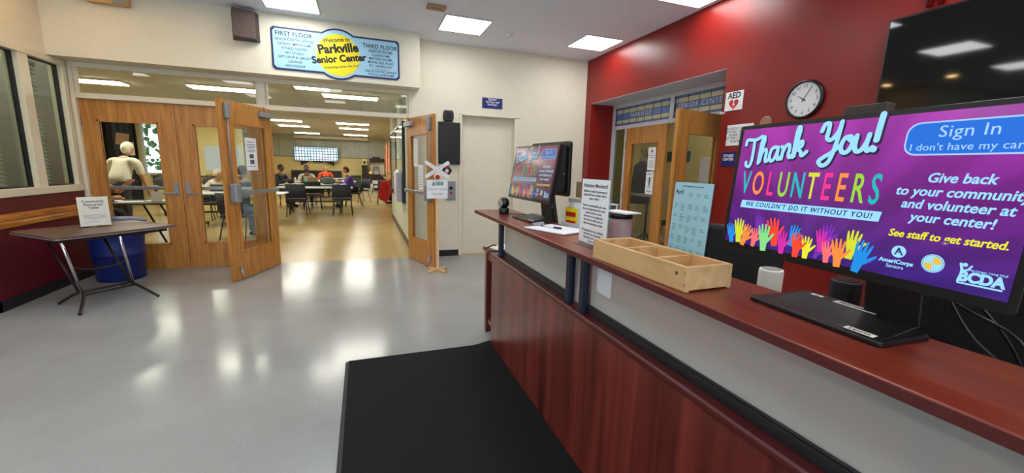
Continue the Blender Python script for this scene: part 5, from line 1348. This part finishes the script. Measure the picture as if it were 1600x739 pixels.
for x, y, w2, lab in ((-4.35, 12.9, .22, 'dark soft bag on the table behind the second door glass, left one'), (-3.85, 13.0, .2, 'dark soft bag on the table behind the second door glass, right one'), (-4.85, 12.9, .2, 'dark rounded bag at the left end of the bag table')):
    t = thing('duffel_bag', lab, 'bag', (x, y, Z2)); q = MB().ball((0, 0, .12), (w2, .14, .13), 18); q.v = [(a, b_, max(0, c)) for a, b_, c in q.v]; q.build('bag_body', mat('dark bag cloth', (58, 60, 56), .8, var=.4), t)
    MB().tube(catmull([(-.08, -.05, .22), (-.05, -.06, .30), (.05, -.06, .30), (.08, -.05, .22)]), .010, 6).build('handle', 'black', t)

# ------------------------------------------------------------------ far wall: screen on brackets, stage cart, cabinets, flag
t = thing('wall_screen', 'large lit screen showing rows of pale tiles on the far dining wall', 'screen', (-2.28, 23.9, 1.87), R(-4))
MB().box(-1.06, 1.06, -.08, .0, -.37, .37).build('casing', 'bezel', t, bevel=.006)
gm, nt, b = new_mat('tile grid screen'); tc = nt.nodes.new('ShaderNodeTexCoord'); br = nt.nodes.new('ShaderNodeTexBrick'); br.offset = 0
mp = nt.nodes.new('ShaderNodeMapping'); mp.inputs['Rotation'].default_value = (R(90), 0, 0); nt.links.new(tc.outputs['Object'], mp.inputs[0]); nt.links.new(mp.outputs[0], br.inputs['Vector'])
br.inputs['Scale'].default_value = 1; br.inputs['Brick Width'].default_value = .138; br.inputs['Row Height'].default_value = .142; br.inputs['Mortar Size'].default_value = .016
br.inputs['Color1'].default_value = lin((236, 246, 255)); br.inputs['Color2'].default_value = lin((176, 220, 244)); br.inputs['Mortar'].default_value = lin((16, 24, 40))
nt.links.new(br.outputs[0], b.inputs['Emission Color']); b.inputs['Emission Strength'].default_value = 1.25; b.inputs['Base Color'].default_value = (0, 0, 0, 1)
MB().box(-1.03, 1.03, -.083, -.08, -.34, .34).build('screen', gm, t)
for x in (-.55, .62): MB().prism([(x - .22, -.37), (x + .22, -.37), (x + (.22 if x > 0 else -.18), -.58), (x + (.18 if x > 0 else -.22), -.58)], -.05, .0, 'xz').build('bracket', 'black', t)
MB().box(-.2, .3, -.04, 0, -.42, -.37).build('mount_rail', 'black', t)
t = thing('screen_case', 'long cream roll up projection screen case under the dining ceiling', 'screen case', (-1.45, 23.2, ZD - .001))
MB().box(-1.75, 1.75, -.06, .06, -.17, -.03).build('case', 'trimw', t, bevel=.02)
MB().box(-1.5, -1.46, -.01, .01, -.03, 0).build('hanger', 'steel', t); MB().box(1.46, 1.5, -.01, .01, -.03, 0).build('hanger', 'steel', t)
MB().box(-1.7, 1.7, -.015, .015, -.185, -.17).build('bottom_bar', 'darkrail', t)
t = thing('low_cabinet', 'pale low cabinet below the stage shelf at the far wall', 'cabinet', (.52, 23.65, 0))
MB().box(-.60, .62, -.28, .30, .0, .56).build('carcass', 'greenw', t, bevel=.004)
for x0, x1 in ((-.58, .0), (.02, .60)): MB().box(x0, x1, -.295, -.28, .16, .53).build('door', 'whitep', t, bevel=.004)
MB().box(-.0, .60, -.30, -.28, .02, .14).build('recess_shade', 'black', t)  # flat black slab stands in for the darkness of a recess
t = thing('stage_shelf', 'dark wooden stand with shelf and posts on the low cabinet', 'stand', (.52, 23.65, .561))
MB().box(-.60, .62, -.26, .26, 0, .30).build('plinth', 'brownm', t, bevel=.004)
MB().box(-.60, -.30, -.26, .26, .30, .80).build('tower', 'brownm', t, bevel=.004)
MB().box(-.20, .62, -.26, .20, .98, 1.16).build('hood', 'brownm', t, bevel=.004)
for x in (-.17, .58): MB().tube([(x, -.2, .30), (x, -.2, .98)], .02, 8).build('post', 'steel', t)
MB().box(-.05, .35, -.2, .1, 1.16, 1.25).build('top_case', 'black', t, bevel=.004)
MB().box(-.17, .55, .1, .12, .32, .98).build('back_panel', 'offw', t)
t = thing('step_stool', 'small black stool under the hood of the dark stand', 'stool', (.66, 23.55, .862))
MB().box(-.16, .16, -.12, .08, .40, .44).build('seat', 'black', t)
for s_ in (-1, 1):
    for q in (-.1, .05): MB().tube([(s_ * .10, q, .40), (s_ * .18, q, 0)], .016, 6).build('leg', 'black', t)
t = thing('table_lamp', 'small glowing orange lamp on the dark stand', 'lamp', (.35, 23.45, .862)); MB().lathe([(.05, 0), (.02, .03), (.02, .06)], 14).build('base', 'brownm', t); MB().ball((0, 0, .11), .065, 14).build('globe', emit('warm globe', (255, 170, 80), 1.2), t)
t = thing('speaker_box', 'cream loudspeaker box on the tower of the dark stand', 'speaker', (.07, 23.6, 1.362)); MB().box(-.14, .14, -.12, .12, 0, .34).build('cabinet', 'yellowwall', t, bevel=.008); MB().prism(circ(0, .14, .08, 18), -.126, -.12, 'xz').build('cone', 'inkg', t)
t = thing('supply_cart', 'dark green supply cart on casters near the far wall', 'cart', (-.42, 22.3, 0))
MB().box(-.42, .30, -.3, .3, .12, .80).build('body', mat('dark green laminate', (52, 64, 52), .5), t, bevel=.006)
MB().box(-.45, .33, -.33, .33, .80, .84).build('top', 'darkrail', t)
for x in (-.36, .24):
    for y in (-.25, .25): MB().lathe([(.05, -.02), (.05, .02)], 12, T=Matrix.Translation((x, y, .05)) @ Matrix.Rotation(R(90), 4, 'Y')).box(x - .03, x + .03, y - .03, y + .03, .095, .12).build('caster', 'black', t)
t = thing('flag', 'furled orange and red flag on a pole at the corridor corner', 'flag', (1.02, 19.0, 0))
MB().lathe([(.16, 0), (.16, .03), (.04, .06), (.02, .08)], 20).build('pole_base', 'brownm', t)
MB().tube([(0, 0, .07), (0, 0, 2.5)], .014, 8).build('pole', 'amber', t); MB().ball((0, 0, 2.53), .03, 10).build('finial', 'amber', t)
fm, nt, b = new_mat('striped flag'); tc = nt.nodes.new('ShaderNodeTexCoord'); wv_ = nt.nodes.new('ShaderNodeTexWave'); wv_.inputs['Scale'].default_value = 3.2; wv_.inputs['Distortion'].default_value = 3
rp = nt.nodes.new('ShaderNodeValToRGB'); rp.color_ramp.elements[0].color = lin((190, 40, 36)); rp.color_ramp.elements[1].color = lin((244, 206, 160)); nt.links.new(tc.outputs['Object'], wv_.inputs[0]); nt.links.new(wv_.outputs[1], rp.inputs[0]); nt.links.new(rp.outputs[0], b.inputs['Base Color'])
fv = MB(); pr = []
for k in range(15):
    z = 1.0 + 1.45 * k / 14; pr.append((.03 + .12 * math.sin(PI * min(1, (2.45 - z) / 1.5)) ** .7 * (1 if z < 2.4 else .3), z))
fv.lathe(pr, 16); fv.v = [(x * (1 + .18 * math.sin(9 * math.atan2(y, x))) + .02, y * .7, z) for x, y, z in fv.v]; fv.build('cloth', fm, t)
# row of dark chair stacks and wainscot along the far wall
t = thing('far_bench', 'low dark bench along the far yellow wall', 'bench', (-2.3, 23.6, 0)); MB().box(-1.2, 1.2, -.2, .2, .50, .56).build('seat', 'darkrail', t); MB().box(-1.2, 1.2, .15, .2, .56, 1.02).build('backrest', 'darkrail', t)
for x in (-1.1, 0, 1.1): MB().box(x - .03, x + .03, -.18, .18, 0, .50).build('leg', 'black', t)

# side wall: whiteboard, garland, curtain, notices, tree beyond the window
t = thing('whiteboard', 'pale blue whiteboard on the yellow side wall behind the second door glass', 'whiteboard', (-4.42, 16.5, 1.50))
MB().box(-.56, .54, -.025, 0, -.42, .40).build('frame', 'trimg', t); MB().box(-.54, .52, -.028, -.025, -.40, .38).build('board', mat('whiteboard surface', (198, 216, 236), .2, var=.02), t)
mk = MB()
for k in range(7): mk.box(.0 - .1 * (k % 3), .34 + .05 * (k % 2), -.030, -.028, .22 - k * .075, .225 - k * .075)
mk.build('marker_writing', 'inkg', t)
t = thing('garland', 'dark hanging garland on the yellow side wall left of the whiteboard', 'garland', (-5.20, 16.46, 1.25))
gv = MB(); random.seed(3)
for k in range(26): gv.ball((random.uniform(-.05, .05), random.uniform(-.03, .01), .05 + k * .036), (.035, .02, .028), 6)
gv.build('leaves', 'ink', t); MB().tube([(0, 0, 0), (0, 0, 1.0)], .006, 6).build('cord', 'ink', t)
t = thing('curtain', 'full height black curtain left of the dining room window', 'curtain', (-6.66, 16.30, 0))
cp = [(-3.4 + 3.4 * k / 90, .05 * math.sin(k * 1.3)) for k in range(91)]
cvm = MB(); cvm.prism(cp + [(x, y + .02) for x, y in cp[::-1]], .02, 2.74, 'xy'); cvm.build('cloth', 'curtain', t)
MB().tube([(-3.45, 0, 2.76), (.1, 0, 2.76)], .015, 8).build('rod', 'black', t)
t = thing('wainscot_shelf', 'dark brown shelf rail along the side wall under the window and whiteboard', 'shelf', (-5.2, 16.42, 0)); MB().box(-1.25, 1.3, -.06, .06, .86, .91).build('board', 'brown', t); MB().box(-1.2, -1.15, -.05, .05, 0, .86).build('bracket', 'brownm', t); MB().box(1.2, 1.25, -.05, .05, 0, .86).build('bracket', 'brownm', t)
p = MB().box(-.16, .16, -.004, 0, -.18, .18).build('wall_paper_sheet', 'kraft', loc=(-6.98, 16.2, 2.0), rot=(0, R(8), 0)); tag(p, 'tan paper sheet pinned on the black curtain above the white haired head', 'paper')
p = MB().box(-.07, .07, -.004, 0, -.2, .2).build('wall_paper_sheet', 'offw', loc=(-6.78, 16.2, 1.72)); tag(p, 'narrow pale paper strip pinned on the black curtain by the window', 'paper')
t = thing('tree', 'leafy tree outside the dining room window', 'tree', (-6.9, 19.6, 0))
MB().tube([(0, 0, 0), (.05, 0, 1.2), (-.03, .02, 2.4)], [.12, .09, .06], 10).build('trunk', 'brown', t)
fo = MB(); random.seed(5)
for k in range(240): fo.ball((random.uniform(-.9, .9), random.uniform(-.6, .6), random.uniform(1.0, 3.4)), random.uniform(.035, .10), 6)
fo.build('crown', 'foliage', t)

# corridor display case and leaflet box
t = thing('display_case', 'black framed glass notice case on the corridor wall', 'notice case', (.72, 9.45, 1.50), R(-90))
bd = MB(); bd.box(-1.75, 1.75, -.05, 0, .68, .72).box(-1.75, 1.75, -.05, 0, -.76, -.66).box(-1.75, -1.70, -.05, 0, -.66, .68).box(1.66, 1.75, -.05, 0, -.66, .68).box(-.02, .02, -.05, 0, -.66, .68)
bd.build('frame', 'black', t)
MB().box(-1.70, 1.66, -.012, 0, -.66, .68).build('backing', 'greenw', t); MB().box(-1.70, 1.66, -.042, -.038, -.66, .68).build('glass_pane', 'glass', t)
pn = MB(); random.seed(9)
for k in range(12): x = -1.6 + k * .26; h2 = random.uniform(.2, .5); pn.box(x, x + .2, -.015, -.012, .1 + random.uniform(-.5, .1), .15 + h2)
pn.build('pinned_notices', 'white', t)
t = thing('leaflet_box', 'pale lilac leaflet box hung below the notice case by the right door', 'leaflet box', (.72 - .055, 8.15, 1.08), R(-90))
MB().box(-.35, .30, -.10, 0, -.32, .22).build('box', mat('lilac plastic', (206, 204, 224), .4), t, bevel=.006); MB().box(-.3, .25, -.06, -.02, .22, .27).build('leaflets', 'white', t)
t = thing('door_closer_plate', 'thin black strip fitting on the corridor wall beside the right door', 'fitting', (.72, 6.95, 1.7), R(-90))
MB().box(-.05, .05, -.02, 0, -.2, .22).build('plate', 'black', t); MB().box(-.03, .03, -.022, -.02, -.17, .19).build('insert', 'offw', t)

# ------------------------------------------------------------------ fitness room contents seen past the red doorway
t = thing('coat_stand', 'black coat stand with a dark coat behind the closed red doorway leaf', 'coat stand', (5.2, 6.55, 0))
MB().tube([(0, 0, .02), (0, 0, 1.86)], .02, 10).build('pole', 'black', t)
for k in range(4):
    a = 2 * PI * k / 4 + .4; MB().tube(catmull([(0, 0, 1.70), (.10 * math.cos(a), .10 * math.sin(a), 1.72), (.18 * math.cos(a), .18 * math.sin(a), 1.80), (.20 * math.cos(a), .20 * math.sin(a), 1.86)]), .010, 7).build('hook', 'black', t)
    MB().tube([(0, 0, .25), (.24 * math.cos(a), .24 * math.sin(a), .02)], .014, 8).build('foot', 'black', t)
t = thing('coat', 'dark coat hanging on the black coat stand', 'coat', (5.2, 6.78, 0))
q = MB(); q.lathe([(.04, 1.64), (.16, 1.54), (.19, 1.2), (.21, .85), (.20, .80)], 18); q.v = [(x * (1 + .1 * math.sin(5 * math.atan2(y, x))), y * .7, z) for x, y, z in q.v]; q.build('coat_body', 'darkcloth', t)
MB().tube([(.15, .05, 1.5), (.2, .08, 1.2), (.2, .02, .95)], [.06, .055, .05], 10).build('sleeve', 'darkcloth', t)
c2 = dup(ch0, (5.65, 6.35, 0), R(60), 'black chair behind the closed leaf of the red doorway', 'fitness room chairs')
t = thing('room_divider', 'tall white panel standing behind the open leaf of the red doorway', 'panel', (4.78, 4.50, 0), R(-75))
MB().box(-.30, .30, -.015, .015, .35, 1.66).build('panel', 'whitep', t, bevel=.006)
for s_ in (-1, 1): MB().box(s_ * .28 - .02, s_ * .28 + .02, -.2, .2, 0, .04).box(s_ * .28 - .015, s_ * .28 + .015, -.015, .015, .04, .36).build('foot', 'steel', t)
for y, lab in ((7.01, 'teal sign on the yellow fitness room wall, left of the open leaf edge'), (6.49, 'teal sign on the yellow fitness room wall, seen through the open leaf')):
    p = MB().box(-.02, 0, -.13, .13, -.11, .11).build('teal_sign', 'tealp', loc=(6.5, y + .55, 1.775)); tag(p, lab, 'sign')
t = thing('fitness_table', 'brown table behind the red doorway leaf', 'table', (5.95, 5.2, 0)); MB().prism(rrect(-.4, .4, -.6, .6, .04), .71, .74).build('table_top', 'oak', t, bevel=.004)
for sx in (-1, 1):
    for sy in (-1, 1): MB().tube([(sx * .33, sy * .52, 0), (sx * .33, sy * .52, .71)], .02, 8).build('leg', 'black', t)
